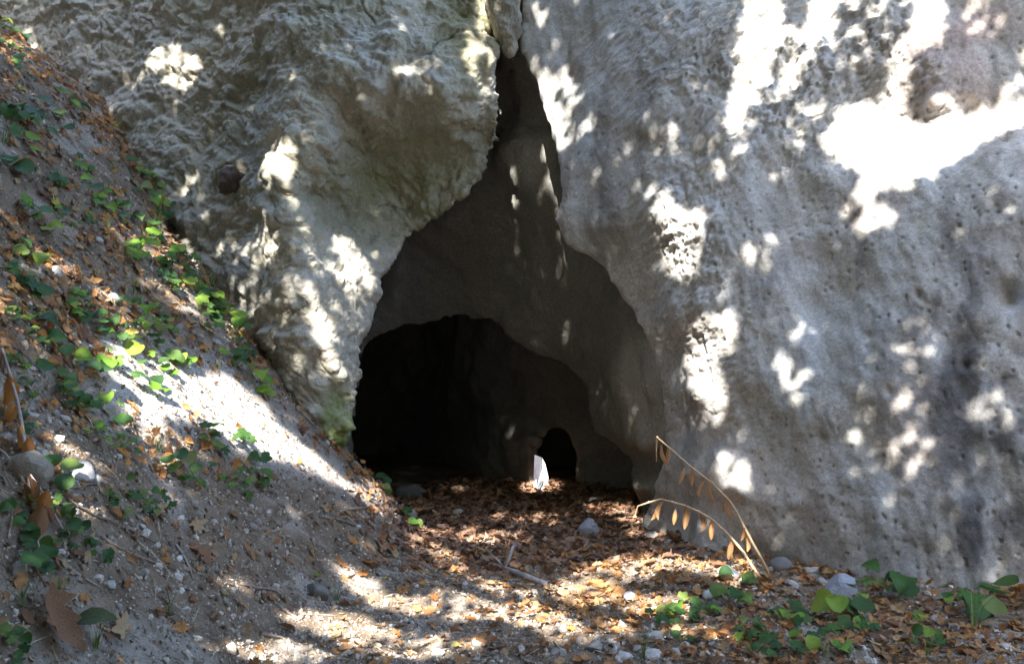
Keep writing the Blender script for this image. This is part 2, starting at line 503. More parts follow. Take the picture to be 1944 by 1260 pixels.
def foot(Y):
    return -1.6 + 0.115 * np.clip(Y, 1.0, 10.0) + 0.04 * np.sin(Y * 2.1)
def ground_z(X, Y, detail=True):
    X = np.asarray(X, float)
    Y = np.asarray(Y, float)
    sh = X.shape
    x, y = X.ravel(), Y.ravel()
    floor = 0.03 * np.sin(x * 1.3 + y * 0.7) + 0.05 * smooth(0.6, 1.5, x) * smooth(9, 7, y)
    floor = floor - 0.05 * smooth(8.4, 9.4, y)
    rise = np.maximum(foot(y) - x, -2)
    over = np.maximum(rise - 2.9, 0)
    bank = 1.2 * rise - 0.5 * over
    cavity = smooth(7.45, 8.15, y) * smooth(-2.9, -2.3, x)      # the bank ends at the rock; the cave floor is level
    bank = bank * (1 - cavity) - 0.8 * cavity
    k = 0.22
    z = k * np.logaddexp(floor / k, bank / k) - k * math.log(2) * np.exp(-(np.abs(bank - floor) / 0.4)) * 0.6
    z = z + 0.75 * np.maximum(-5.5 - y, 0) - 0.55 * np.maximum(-22 - y, 0)      # unseen slope added behind the viewpoint to block low sky
    if detail:
        P = np.stack([x, y, z * 0.5], 1)
        z = z + 0.05 * fbm(P * 1.4, 3, 201) + 0.03 * fbm(P * 4.5, 3, 203) + 0.010 * fbm(P * 16, 2, 207)
        # small terraces washed into the bank
        z = z + 0.03 * smooth(0.3, 1.0, rise) * noise(np.stack([x * 1.2 + z * 2.0, y * 1.5, z * 5.0], 1), 209)
    return z.reshape(sh)
D1, D2, D3 = Field(FRONT), Field(INNER), Field(BACK)
H = 0.045
ORG = (-5.7, 4.7, -0.5)
XS = np.arange(ORG[0], 4.0, H)
YS = np.arange(ORG[1], 13.4, H)
ZS = np.arange(ORG[2], 5.4, H)
X2, Z2 = np.meshgrid(XS, ZS, indexing='ij')
d1, d2, d3 = D1(X2, Z2), D2(X2, Z2), D3(X2, Z2)
def opening(pix, field):
    '''outline distance over the grid, and the depth of the nearest point of the rim'''
    o = outline(pix, field)
    rim = np.array([(1 - t) * np.array(o[i]) + t * np.array(o[(i + 1) % len(o)]) for i in range(len(o)) for t in (0, 0.33, 0.67)])
    rd = field(rim[:, 0], rim[:, 1])
    w = np.zeros(X2.shape)
    acc = np.zeros(X2.shape)
    for (rx, rz), d in zip(rim, rd):
        k = 1 / ((X2 - rx) ** 2 + (Z2 - rz) ** 2 + 0.02) ** 2
        w += k
        acc += k * d
    return poly_sdf(X2, Z2, o), acc / w
p1, rim1 = opening(MOUTH, D1)
p2, rim2 = opening(ARCH, D2)
p3, rim3 = opening(NICHE, D3)
YY = YS[None, :, None]
def bc(a):
    return a[:, None, :].astype(np.float32)
def solid(d, p, rim, spread, lin, top):
    t = np.maximum(YY.astype(np.float32) - bc(rim), 0)
    flare = np.minimum(spread * (1 - np.exp(-t / 0.45)) + lin * t, top)
    return np.maximum(bc(d) - YY, -(bc(p) - flare)).astype(np.float32)
s1 = solid(d1, p1, rim1, 0.14, 0.22, 0.85)
s2 = solid(d2, p2, rim2, 0.10, 0.25, 0.6)
s3 = solid(d3, p3, rim3, 0.02, 0.12, 0.3)
s4 = np.broadcast_to((11.2 - YY).astype(np.float32), s1.shape)
# the back-wall niche ends in rock; elsewhere the chamber wall closes it
s3 = np.where(bc(p3) < 0.5, np.minimum(s3, np.maximum(s4, bc(p3) - 0.5)), s3)
F = np.minimum(np.minimum(s1, s2), s3)
who = np.where(s1 <= np.minimum(s2, s3), 0, 1).astype(np.int8)
V0, Q0 = surface_nets(F, ORG, H)
ii = np.clip(((V0 - np.array(ORG)) / H).round().astype(int), 0, np.array(F.shape) - 1)
who_v = who[ii[:, 0], ii[:, 1], ii[:, 2]]
del s1, s2, s3, s4, F, who
cen = V0[Q0].mean(1)                     # nothing is kept of the rock that lies buried in the bank
gcen = ground_z(cen[:, 0], cen[:, 1], False)
Q0 = Q0[cen[:, 2] > gcen - 0.3]
used, inv = np.unique(Q0, return_inverse=True)
V0, Q0, who_v = V0[used], inv.reshape(-1, 4), who_v[used]
rock_bvh = BVHTree.FromPolygons([tuple(v) for v in V0.tolist()], Q0.tolist())
def refine(q, levels):
    used, inv = np.unique(q, return_inverse=True)
    tmp = bpy.data.objects.new('tmp', np_mesh('tmp', V0[used], inv.reshape(-1, 4)))
    C.objects.link(tmp)
    sub = tmp.modifiers.new('s', 'SUBSURF')
    sub.subdivision_type = 'CATMULL_CLARK'
    sub.levels = levels
    dg = bpy.context.evaluated_depsgraph_get()
    fine = bpy.data.meshes.new_from_object(tmp.evaluated_get(dg))
    bpy.data.objects.remove(tmp)
    out = mesh_arrays(fine)
    bpy.data.meshes.remove(fine)
    return out
cq = V0[Q0].mean(1)
def lookup(g, x, z):
    u = np.clip((x - ORG[0]) / H, 0, g.shape[0] - 1.001)
    v = np.clip((z - ORG[2]) / H, 0, g.shape[1] - 1.001)
    i, j = u.astype(int), v.astype(int)
    a, b = u - i, v - j
    return (g[i, j] * (1 - a) + g[i + 1, j] * a) * (1 - b) + (g[i, j + 1] * (1 - a) + g[i + 1, j + 1] * a) * b
deep = cq[:, 1] - lookup(d1, cq[:, 0], cq[:, 2]) > 0.5
Va, Na, Qa = refine(Q0[~deep], 2)
touch = np.zeros(len(V0), bool)              # the coarser inner sheet laps under the finer outer one, so that no light shows through
touch[Q0[deep].ravel()] = True
lap = deep | touch[Q0].any(1)
touch[Q0[lap].ravel()] = True
Vb, Nb, Qb = refine(Q0[deep | touch[Q0].any(1)], 1)
V, N, Q = np.concatenate([Va, Vb]), np.concatenate([Na, Nb]), np.concatenate([Qa, Qb + len(Va)])

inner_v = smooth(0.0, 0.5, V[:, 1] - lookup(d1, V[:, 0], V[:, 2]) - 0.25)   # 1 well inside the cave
U = V / np.maximum(V[:, 1:2], 0.1)                    # bearings from the standing point of the survey
PX = 972 + U[:, 0] * FPX
PY = 630 - (V[:, 2] - CAM_H) / V[:, 1] * FPX
right = smooth(960, 1010, PX + 0.02 * (PY - 300)) * (1 - inner_v)
P = V.copy()
w = np.stack([noise(P * 1.7, 91), noise(P * 1.7, 92), noise(P * 1.7, 93)], 1)
Pw = P + 0.16 * w
disp = 0.055 * fbm(P * 1.5, 3, 1)
# knobbly left face: lumps with dark gaps, ledges running down to the left
lump, lv = worley(Pw * np.array((5.0, 5.0, 5.5)), 5)
slant = np.stack([P[:, 0] * 2.2 - P[:, 2] * 1.6, P[:, 1] * 1.2, P[:, 2] * 2.6 + P[:, 0] * 2.0], 1)
ledge = fbm(slant * 1.25 + w * 0.5, 3, 23)
ledge_step = np.tanh(ledge * 7) * 0.024
kn, kv = worley(Pw * 15 + 0.3 * w, 7)
left_d = (0.45 - lump) * 0.020 + 0.050 * np.abs(fbm(Pw * 2.6, 2, 11)) + 0.040 * np.abs(fbm(Pw * 6.3, 2, 13)) + 0.024 * np.abs(fbm(Pw * 14, 3, 15, 0.6)) + ledge_step + 0.010 * fbm(Pw * 9, 3, 31, 0.6) + (0.45 - kn) * 0.013 * smooth(-0.3, 0.3, noise(P * 1.9, 33))
# right face: smoother, drawn out down the slope, flaked at the top, pitted below
strk = np.stack([P[:, 0] * 5.0 + P[:, 2] * 1.5, P[:, 1] * 3.0, P[:, 2] * 1.5 - P[:, 0] * 0.5], 1)
right_d = 0.05 * fbm(strk * 0.55, 4, 41) + 0.010 * fbm(Pw * 8, 3, 45, 0.45)
flake_m = np.exp(-(((PX - 1520) / 260) ** 2 + ((PY - 110) / 190) ** 2)) + 0.8 * np.exp(-(((PX - 1290) / 70) ** 2 + ((PY - 450) / 120) ** 2)) + 0.5 * np.exp(-(((PX - 1350) / 90) ** 2 + ((PY - 650) / 140) ** 2))
fl = np.stack([P[:, 0] * 4.5 + P[:, 2] * 4.5, P[:, 1] * 5, P[:, 2] * 11 - P[:, 0] * 11], 1)
right_d = right_d + flake_m * (0.024 * np.tanh(4 * fbm(fl + 1.5 * w, 4, 51, 0.65)) + 0.030 * np.abs(fbm(fl * 1.1 + 5 + w, 3, 55, 0.6)) + 0.010 * fbm(Pw * 26, 3, 53, 0.6))
pit, pv = worley(P * np.array((22, 22, 19)), 61)
pit_m = smooth(0.1, 0.5, fbm(P * 1.3, 2, 63) + 0.25 + 0.5 * smooth(1500, 1850, PX))
right_d = right_d - pit_m * 0.012 * smooth(0.36, 0.1, pit) * (pv > 0.62) * (1 - np.clip(flake_m, 0, 1))
mid = left_d * (1 - right) + right_d * right
in_d = 0.05 * fbm(Pw * 2.4, 4, 71) + 0.01 * fbm(Pw * 9, 2, 73)
disp = disp + mid * (1 - inner_v) + in_d * inner_v
# thin broken cracks
Pc = Pw + 0.05 * np.stack([noise(P * 7, 96), noise(P * 7, 97), noise(P * 7, 98)], 1)
cr = np.abs(noise(Pc * 1.15 + 3.1, 81))
crack = np.exp(-(cr / 0.006) ** 2) * smooth(0.12, 0.35, noise(P * 1.6, 83)) * (1 - inner_v) * (1 - right)
cr2 = np.abs(noise(Pc * 2.6 + 9.1, 85))
crack2 = np.exp(-(cr2 / 0.012) ** 2) * smooth(0.1, 0.35, noise(P * 2.1, 87)) * (1 - inner_v) * (1 - 0.7 * right)
disp = disp - 0.022 * crack - 0.016 * crack2
disp = disp + 0.0055 * fbm(P * 42, 2, 95, 0.6) * (1 - 0.5 * inner_v) * (1 - 0.55 * right)
# single features: deep holes in the right face
for hx, hy, hr, hd in ((1912, 556, 26, 0.10), (1908, 258, 10, 0.04), (1655, 640, 9, 0.03), (1745, 560, 8, 0.03), (1830, 690, 10, 0.04), (1690, 745, 8, 0.03), (1560, 830, 8, 0.025)):
    disp = disp - hd * np.exp(-(((PX - hx) ** 2 + (PY - hy) ** 2) / hr ** 2)) * right
# the rounded flake that stands out of the foot of the right face
fk = poly_sdf(PX, PY, [(1352, 850), (1390, 862), (1412, 872), (1416, 892), (1428, 915), (1432, 946), (1400, 948), (1368, 940), (1345, 900)])
disp = disp + 0.07 * smooth(14, -26, fk) * (1 - inner_v)
V = V + N * disp[:, None].astype(np.float32)

# pigment: pale limestone with warm, bluish, algal, pink and sooty stains of their own shapes, then painted cave shade
big = fbm(P * 0.9, 3, 101)
med = fbm(P * 3.1, 4, 103)
col = np.array((0.40, 0.38, 0.315)) * np.ones((len(V), 1))
def tint(c, m):
    global col
    m = np.clip(m, 0, 1)[:, None]
    col = col * (1 - m) + np.array(c) * m
def blob(cx, cy, rx, ry, ang=0, soft=1.0):
    a = math.radians(ang)
    x = (PX - cx) * math.cos(a) + (PY - cy) * math.sin(a)
    y = -(PX - cx) * math.sin(a) + (PY - cy) * math.cos(a)
    r = np.hypot(x / rx, y / ry) + 0.55 * med
    return smooth(1.0 + 0.35 * soft, 1.0 - 0.6 * soft, r)
tint((0.42, 0.405, 0.38), right * 0.9)
tint((0.40, 0.355, 0.285), smooth(0.05, 0.5, big) * 0.6 * (1 - right))
tint((0.32, 0.325, 0.30), smooth(0.0, 0.5, -big + 0.2 * med) * 0.6)
tint((0.44, 0.425, 0.40), smooth(0.15, 0.55, med) * 0.5)
tint((0.25, 0.235, 0.20), smooth(0.2, 0.6, -med) * 0.4)
alg = blob(760, 330, 210, 130, -10) * 0.75 + blob(880, 60, 80, 110) * 0.7 + blob(960, 30, 50, 60) * 0.4 + blob(470, 200, 40, 110, 25) * 0.35 + blob(620, 20, 130, 60) * 0.3
tint((0.19, 0.185, 0.09), alg * (1 - inner_v) * (0.9 + 0.8 * med))
moss = blob(640, 790, 45, 75) * 0.9 + blob(650, 850, 30, 40) + blob(590, 620, 10, 80, -20) * 0.3 + blob(800, 420, 90, 22, -30) * 0.45
tint((0.15, 0.19, 0.055), moss * (1 - inner_v) * smooth(-0.35, 0.35, med))
tint((0.43, 0.34, 0.30), (blob(1800, 130, 110, 110) + 0.6 * blob(1650, 410, 70, 45) + blob(1870, 40, 60, 50) + 0.5 * blob(1740, 820, 90, 120)) * 0.6 * right)
tint((0.46, 0.41, 0.36), blob(1400, 905, 55, 60) * 0.5)
drip = fbm(np.stack([P[:, 0] * 6, P[:, 1] * 6, P[:, 2] * 0.55], 1), 3, 111)
tint((0.15, 0.145, 0.14), right * smooth(0.1, 0.5, drip) * 0.45)
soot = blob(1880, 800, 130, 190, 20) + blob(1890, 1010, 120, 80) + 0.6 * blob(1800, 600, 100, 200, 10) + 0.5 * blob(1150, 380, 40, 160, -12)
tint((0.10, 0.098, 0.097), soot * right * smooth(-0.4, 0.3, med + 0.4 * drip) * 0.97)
tint((0.43, 0.45, 0.47), right * smooth(0.15, 0.55, -drip) * 0.5)
tint((0.22, 0.21, 0.19), pit_m * right * smooth(0.34, 0.1, pit) * (pv > 0.62) * 0.6)
tint((0.10, 0.095, 0.08), crack * 0.8 + crack2 * 0.5)
tint((0.175, 0.17, 0.15), smooth(0.5, 1.0, inner_v) * 0.88)  # shade painted in: pigment darkens further into the cave

# one sheet, cut into the left face, the right face and the cave behind the mouth
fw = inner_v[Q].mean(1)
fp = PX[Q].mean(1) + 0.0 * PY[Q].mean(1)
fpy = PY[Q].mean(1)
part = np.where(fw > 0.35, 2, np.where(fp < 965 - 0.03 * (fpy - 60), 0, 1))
def cut(name, sel):
    q = Q[sel]
    used, inv = np.unique(q, return_inverse=True)
    me = np_mesh(name, V[used], inv.reshape(-1, 4))
    set_colour(me, np.clip(col[used], 0.02, 0.8))
    return add_obj(name, me, M['smooth_rock' if name == 'cliff_right' else 'rock'], kind='structure')
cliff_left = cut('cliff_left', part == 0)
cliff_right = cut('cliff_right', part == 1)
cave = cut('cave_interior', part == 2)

# ------------------------------------------------------------------ the ground
def axis(lo, a, b, hi, step, far):
    return np.concatenate([a - np.geomspace(step, a - lo, far)[::-1], np.arange(a, b, step), b + np.geomspace(step, hi - b, far)])
gx = axis(-60, -5.2, 3.6, 60, 0.032, 26)
gy = axis(-60, 2.2, 11.0, 14.5, 0.032, 20)
GX, GY = np.meshgrid(gx, gy, indexing='ij')
GZ = ground_z(GX, GY)
GV = np.stack([GX.ravel(), GY.ravel(), GZ.ravel()], 1)
a = np.arange(len(gx) * len(gy)).reshape(len(gx), len(gy))
GQ = np.stack([a[:-1, :-1].ravel(), a[1:, :-1].ravel(), a[1:, 1:].ravel(), a[:-1, 1:].ravel()], 1)
gm = fbm(GV * 1.6, 4, 221)
gf = fbm(GV * 7.0, 3, 223)
gcol = np.array((0.22, 0.168, 0.12)) * np.ones((len(GV), 1))
def gtint(c, m):
    global gcol
    m = np.clip(m, 0, 1)[:, None]
    gcol = gcol * (1 - m) + np.array(c) * m
gtint((0.37, 0.33, 0.285), smooth(0.05, 0.55, gm + 0.4 * gf) * 0.8)
gtint((0.12, 0.09, 0.065), smooth(0.0, 0.5, -gf) * 0.75)
SUN_GRAVEL = [(190, 630), (285, 660), (430, 695), (480, 725), (545, 800), (640, 880), (720, 950), (600, 905), (470, 870), (380, 810), (280, 825), (200, 775)]     # bare gravel, its sunlight painted in as a paler colour
def in_sun_gravel(x, y, z, soft=30):
    return smooth(soft, -soft, poly_sdf(972 + x / y * FPX, 630 - (z - CAM_H) / y * FPX, SUN_GRAVEL)) * (y > 1)
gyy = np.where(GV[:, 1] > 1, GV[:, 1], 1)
gtint((0.50, 0.475, 0.44), in_sun_gravel(GV[:, 0], gyy, GV[:, 2], 40) * (GV[:, 1] > 1) * 0.9)
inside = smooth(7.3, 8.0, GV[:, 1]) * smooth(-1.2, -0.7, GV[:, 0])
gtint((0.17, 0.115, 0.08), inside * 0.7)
fq = foot(GV[GQ].mean(1)[:, 1]) - GV[GQ].mean(1)[:, 0] + 0.12 * fbm(GV[GQ].mean(1) * 2, 2, 231)
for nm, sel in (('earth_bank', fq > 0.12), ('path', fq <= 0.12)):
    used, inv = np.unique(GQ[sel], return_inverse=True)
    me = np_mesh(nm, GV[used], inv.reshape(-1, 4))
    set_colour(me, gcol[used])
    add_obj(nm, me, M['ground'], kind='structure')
ground_bvh = BVHTree.FromPolygons(GV.tolist(), GQ.tolist())

CAM = Vector((0, 0, CAM_H))
def cast(px, py, what='both'):
    """where the sight line of a photo pixel meets the place"""
    d = Vector(((px - 972) / FPX, 1, -(py - 630) / FPX)).normalized()
    hits = []
    for k, b in (('rock', rock_bvh), ('ground', ground_bvh)):
        if what in ('both', k):
            p, n, i, t = b.ray_cast(CAM, d)
            if p is not None:
                hits.append((t, p, n, k))
    if not hits:
        return CAM + d * 8, Vector((0, -1, 0)), 'none'
    t, p, n, k = min(hits, key=lambda h: h[0])
    if n.dot(d) > 0:
        n = -n
    return p, n, k
# ------------------------------------------------------------------ the trees behind the camera that shade the cliff
# gaps in their crowns, given by where their light lands: outline, share of light let through
def E(cx, cy, rx, ry, ang=0, T=1.0):
    a = math.radians(ang)
    return ([(cx + rx * math.cos(t) * math.cos(a) - ry * math.sin(t) * math.sin(a), cy + rx * math.cos(t) * math.sin(a) + ry * math.sin(t) * math.cos(a)) for t in np.linspace(0, 2 * math.pi, 12, endpoint=False)], T)
GAPS = [
    # bank
    ([(200, 640), (285, 672), (420, 705), (470, 735), (530, 800), (600, 860), (700, 940), (660, 935), (560, 880), (470, 860), (380, 800), (280, 815), (215, 765)], 1.0),
    E(105, 512, 48, 20, 10), E(205, 570, 42, 14, 20), E(15, 560, 26, 42), E(240, 620, 20, 30), E(300, 470, 75, 35, 15, 0.35), E(330, 560, 60, 20, 25, 0.4),
    E(130, 960, 75, 26, 15, 0.6), E(150, 875, 70, 40, 20, 0.45), E(300, 850, 90, 40, 25, 0.3), E(60, 650, 60, 30, 0, 0.2), E(420, 620, 60, 25, 35, 0.25), E(35, 100, 30, 40, 0, 0.35), E(360, 930, 60, 25, 10, 0.2),
    E(715, 950, 50, 22, 45, 0.7), E(440, 1110, 40, 14, 10, 0.25),
    # path
    E(690, 1110, 60, 22, 35, 0.85), E(760, 1150, 60, 16, 15, 0.95), E(640, 1185, 120, 24, 8, 1.0), E(520, 1235, 110, 22, 5, 0.75), E(780, 1225, 150, 26, 0, 0.5),
    E(870, 1150, 90, 26, 10, 0.4), E(1010, 1172, 95, 22, 10, 0.9), E(960, 1120, 80, 14, 15, 0.5), E(1110, 1125, 70, 30, 0, 0.8), E(1180, 1085, 110, 24, -8, 0.6), E(1295, 1072, 62, 13, 3, 1.0), E(1240, 1150, 80, 24, 0, 0.55), E(1390, 1085, 50, 22, 0, 0.7), E(1120, 1200, 100, 22, 0, 0.45), E(830, 1055, 70, 18, 30, 0.5), E(1330, 1200, 70, 20, 0, 0.3),
    E(1230, 1000, 60, 24, 10, 0.5), E(1010, 985, 80, 12, 0, 0.3), E(900, 1020, 110, 14, 5, 0.35), E(1030, 905, 40, 40, 0, 0.9), E(1160, 970, 50, 14, 0, 0.5),
    # left rock
    E(335, 138, 50, 34, 10, 0.75), E(262, 150, 22, 16, 0, 0.4), E(550, 322, 55, 48, 20, 0.95), E(652, 370, 26, 60, -15, 0.9), E(790, 165, 26, 56, -35, 0.85), E(668, 512, 34, 66, -35, 0.85), E(630, 640, 32, 110, -18, 0.9), E(690, 590, 16, 50, 15, 0.4), E(915, 115, 34, 50, 10, 0.9), E(905, 190, 40, 40, 10, 0.6), E(940, 255, 24, 40, 10, 0.9), E(800, 238, 18, 14, 0, 0.8), E(792, 288, 16, 14, 30, 0.8), E(820, 320, 14, 30, 40, 0.3), E(480, 570, 50, 30, 30, 0.35), E(490, 470, 50, 40, 30, 0.3), E(560, 580, 30, 50, 0, 0.5), E(350, 345, 40, 20, 20, 0.3), E(820, 70, 20, 40, 0, 0.3), E(600, 720, 40, 30, 0, 0.25),
    # right rock
    ([(1006, 105), (1045, 140), (1072, 190), (1075, 290), (1066, 300), (1042, 235), (1024, 185)], 1.0), E(1080, 150, 12, 40, -15, 0.8), E(1100, 215, 22, 50, -10, 0.35), E(1030, 35, 16, 36, -30, 0.6),
    ([(1560, 270), (1600, 190), (1680, 185), (1690, 110), (1720, 60), (1740, -60), (1800, -60), (1795, 60), (1735, 115), (1722, 215), (1765, 240), (1830, 195), (1980, 170), (1980, 215), (1880, 262), (1800, 312), (1740, 345), (1650, 372), (1612, 385), (1625, 335)], 1.0),
    ([(1415, -60), (1495, -60), (1490, 80), (1440, 175), (1395, 240), (1365, 250), (1390, 150)], 0.95), ([(1555, -60), (1615, -60), (1560, 80), (1510, 170), (1450, 215), (1490, 120), (1520, 60)], 0.95), ([(1390, 240), (1440, 210), (1420, 290), (1375, 345), (1345, 350)], 0.5), E(1520, 235, 20, 60, 35, 0.5), E(1630, 60, 60, 80, 30, 0.25), E(1500, 290, 22, 60, 35, 0.35),
    E(1655, 415, 50, 28, -20, 0.6), E(1870, 35, 42, 36, 0, 0.6), E(1940, 140, 20, 40, 0, 0.7),
    ([(1225, 350), (1290, 385), (1335, 395), (1335, 490), (1305, 535), (1262, 500), (1240, 430)], 0.85), E(1355, 640, 44, 46, 10, 1.0), E(1325, 700, 30, 70, -15, 0.9), E(1350, 750, 40, 50, 0, 0.6), E(1500, 718, 26, 58, -20, 0.75), E(1392, 900, 36, 44, -20, 0.8), E(1270, 270, 40, 40, 0, 0.25), E(1530, 625, 30, 22, 0, 0.35), E(1440, 480, 30, 50, 30, 0.3), E(1380, 580, 16, 40, -10, 0.5), E(1735, 650, 44, 44, 0, 0.35), E(1735, 745, 50, 40, 0, 0.3), E(1730, 860, 60, 30, -20, 0.35), E(1830, 890, 50, 40, 0, 0.4), E(1880, 780, 45, 35, 0, 0.35), E(1870, 1062, 34, 26, 0, 0.5), E(1650, 780, 30, 40, 0, 0.25), E(1630, 850, 30, 50, 0, 0.2),
]
e1 = S.cross(Vector((0, 0, 1))).normalized()
e2 = S.cross(e1).normalized()
def sun_plane(p):
    return (p.dot(e1), p.dot(e2))
frame = [sun_plane(cast(x, y)[0]) for x in range(-160, 2150, 110) for y in range(-200, 1450, 110)]
fr = np.array(frame)
lo, hi = fr.min(0) - 0.5, fr.max(0) + 0.5
gap_polys = []
def landing(px, py):
    p, n, k = cast(px, py)
    if k == 'rock' and py < 700:                   # on the outer faces, not on what shows behind their edges
        for _ in range(8):
            x, y, z = at(px, py, p.y)
            f = float(lookup(d1, np.array([x]), np.array([z]))[0])
            if p.y - f < 0.3:
                break
            p = Vector(at(px, py, 0.4 * p.y + 0.6 * f))
    return p
for pts, T in GAPS:
    hit = [landing(x, y) for x, y in pts]
    mid_ = sum(hit, Vector()) / len(hit)
    mx_, my_ = sum(x for x, y in pts) / len(pts), sum(y for x, y in pts) / len(pts)
    c = landing(mx_, my_)
    if rock_bvh.ray_cast(c + S * 0.35, S)[0] is not None and len(pts) == 12:
        continue                      # the rock itself keeps the sun off this spot
    gap_polys.append(([sun_plane(h) for h in hit], T, cast(mx_, my_)[2] == 'ground'))
BAG = Vector(at(1026, 895, 9.42))
bs_ = sun_plane(BAG)
gap_polys.append(([(bs_[0] + 0.2 * math.cos(t), bs_[1] + 0.26 * math.sin(t)) for t in np.linspace(0, 2 * math.pi, 14, endpoint=False)], 1.0, True))
LAI = 6.5
LEAF = 0.115
n_leaf = int((hi - lo).prod() * LAI / (LEAF * LEAF * 0.38 * 0.72))
st = rng.uniform(lo, hi, (n_leaf, 2))
wd = rng.uniform(5.8, 9.0, n_leaf)
keep = np.ones(n_leaf, bool)
rnd = rng.random(n_leaf)
dense = np.zeros(n_leaf, bool)          # leaf cover shaped to keep the sun off the cave's inner walls
for box in ([(962, 240), (1045, 300), (1058, 380), (1045, 430), (1110, 520), (1150, 620), (1100, 690), (1000, 640), (950, 590), (900, 500), (940, 380)], [(890, 690), (1100, 735), (1150, 850), (1185, 905), (1110, 900), (1050, 800), (1000, 850), (960, 885), (890, 860)], [(1110, 520), (1190, 620), (1250, 740), (1240, 860), (1200, 900), (1130, 800), (1110, 690)]):
    dense |= poly_sdf(st[:, 0], st[:, 1], [sun_plane(cast(x, y)[0]) for x, y in box]) < 0.04
for q, T, on_ground in gap_polys:
    d = poly_sdf(st[:, 0], st[:, 1], q)
    T = T if T > 0.74 or on_ground else T * 0.5
    pk = min(1.0, max(0.0, -math.log(max(T, 0.02)) / (LAI * 0.9))) if T < 1 else 0.0
    edge = d < 0.02 + 0.03 * rng.standard_normal(n_leaf).clip(-1, 1)
    keep &= ~(edge & (rnd > pk) & (~dense | (T > 0.84)))
st, wd = st[keep], wd[keep]
w0 = Vector((0, 7.3, 1.8)).dot(S)
A1, A2, AS = np.array(e1), np.array(e2), np.array(S)
LP = st[:, :1] * A1 + st[:, 1:] * A2 + (w0 + wd)[:, None] * AS
def leaf_cloud(cen, size):
    n = len(cen)
    c = rng.standard_normal((n, 3)) * 0.75 + AS          # leaves turn their faces to the light
    c /= np.linalg.norm(c, axis=1)[:, None]
    a = np.cross(c, rng.standard_normal((n, 3)))
    a /= np.linalg.norm(a, axis=1)[:, None]
    b = np.cross(c, a)
    s = size * rng.uniform(0.75, 1.2, (n, 1))
    Vt = np.concatenate([cen - a * s * 0.5, cen + b * s * 0.36 + c * s * 0.06 + a * s * 0.05, cen + a * s * 0.55, cen - b * s * 0.36 + c * s * 0.06 + a * s * 0.05])
    i = np.arange(n)
    Ft = np.concatenate([np.stack([i, i + n, i + 2 * n], 1), np.stack([i, i + 2 * n, i + 3 * n], 1)])
    return Vt, Ft
def tube(path, radii, sides=7):
    """tapered tube along a path"""
    path = [Vector(p) for p in path]
    vs, fs = [], []
    for i, p in enumerate(path):
        t = (path[min(i + 1, len(path) - 1)] - path[max(i - 1, 0)]).normalized()
        u = t.cross(Vector((0.31, 0.2, 0.93))).normalized()
        v = t.cross(u)
        for k in range(sides):
            a = 2 * math.pi * k / sides
            vs.append(p + (u * math.cos(a) + v * math.sin(a)) * radii[i])
    for i in range(len(path) - 1):
        for k in range(sides):
            k2 = (k + 1) % sides
            fs.append((i * sides + k, i * sides + k2, (i + 1) * sides + k2, (i + 1) * sides + k))
    n = len(vs)
    vs += [path[0], path[-1]]
    for k in range(sides):
        k2 = (k + 1) % sides
        fs.append((n, k2, k))
        fs.append((n + 1, (len(path) - 1) * sides + k, (len(path) - 1) * sides + k2))
    return vs, fs
def py_mesh(name, vs, fs, smooth_shade=True):
    me = bpy.data.meshes.new(name)
    me.from_pydata([tuple(v) for v in vs], [], fs)
    me.polygons.foreach_set('use_smooth', np.full(len(me.polygons), smooth_shade))
    me.update()
    return me
def wander(a, b, n, amp, r):
    a, b = Vector(a), Vector(b)
    out = []
    for i in range(n + 1):
        t = i / n
        p = a.lerp(b, t)
        k = amp * math.sin(math.pi * t)
        out.append(p + Vector((r.uniform(-k, k), r.uniform(-k, k), r.uniform(-k, k))))
    return out
TREES = [((-4.6, -2.2), 'tall shade tree standing behind the viewpoint on the bank side'), ((3.4, -2.8), 'shade tree standing behind the viewpoint on the rock side'), ((-0.8, -4.6), 'shade tree standing furthest back behind the viewpoint')]
tc = np.array([(x, y) for (x, y), _ in TREES])
own = np.argmin(np.hypot(LP[:, None, 0] - tc[None, :, 0], (LP[:, None, 1] - tc[None, :, 1]) * 0.7), axis=1)
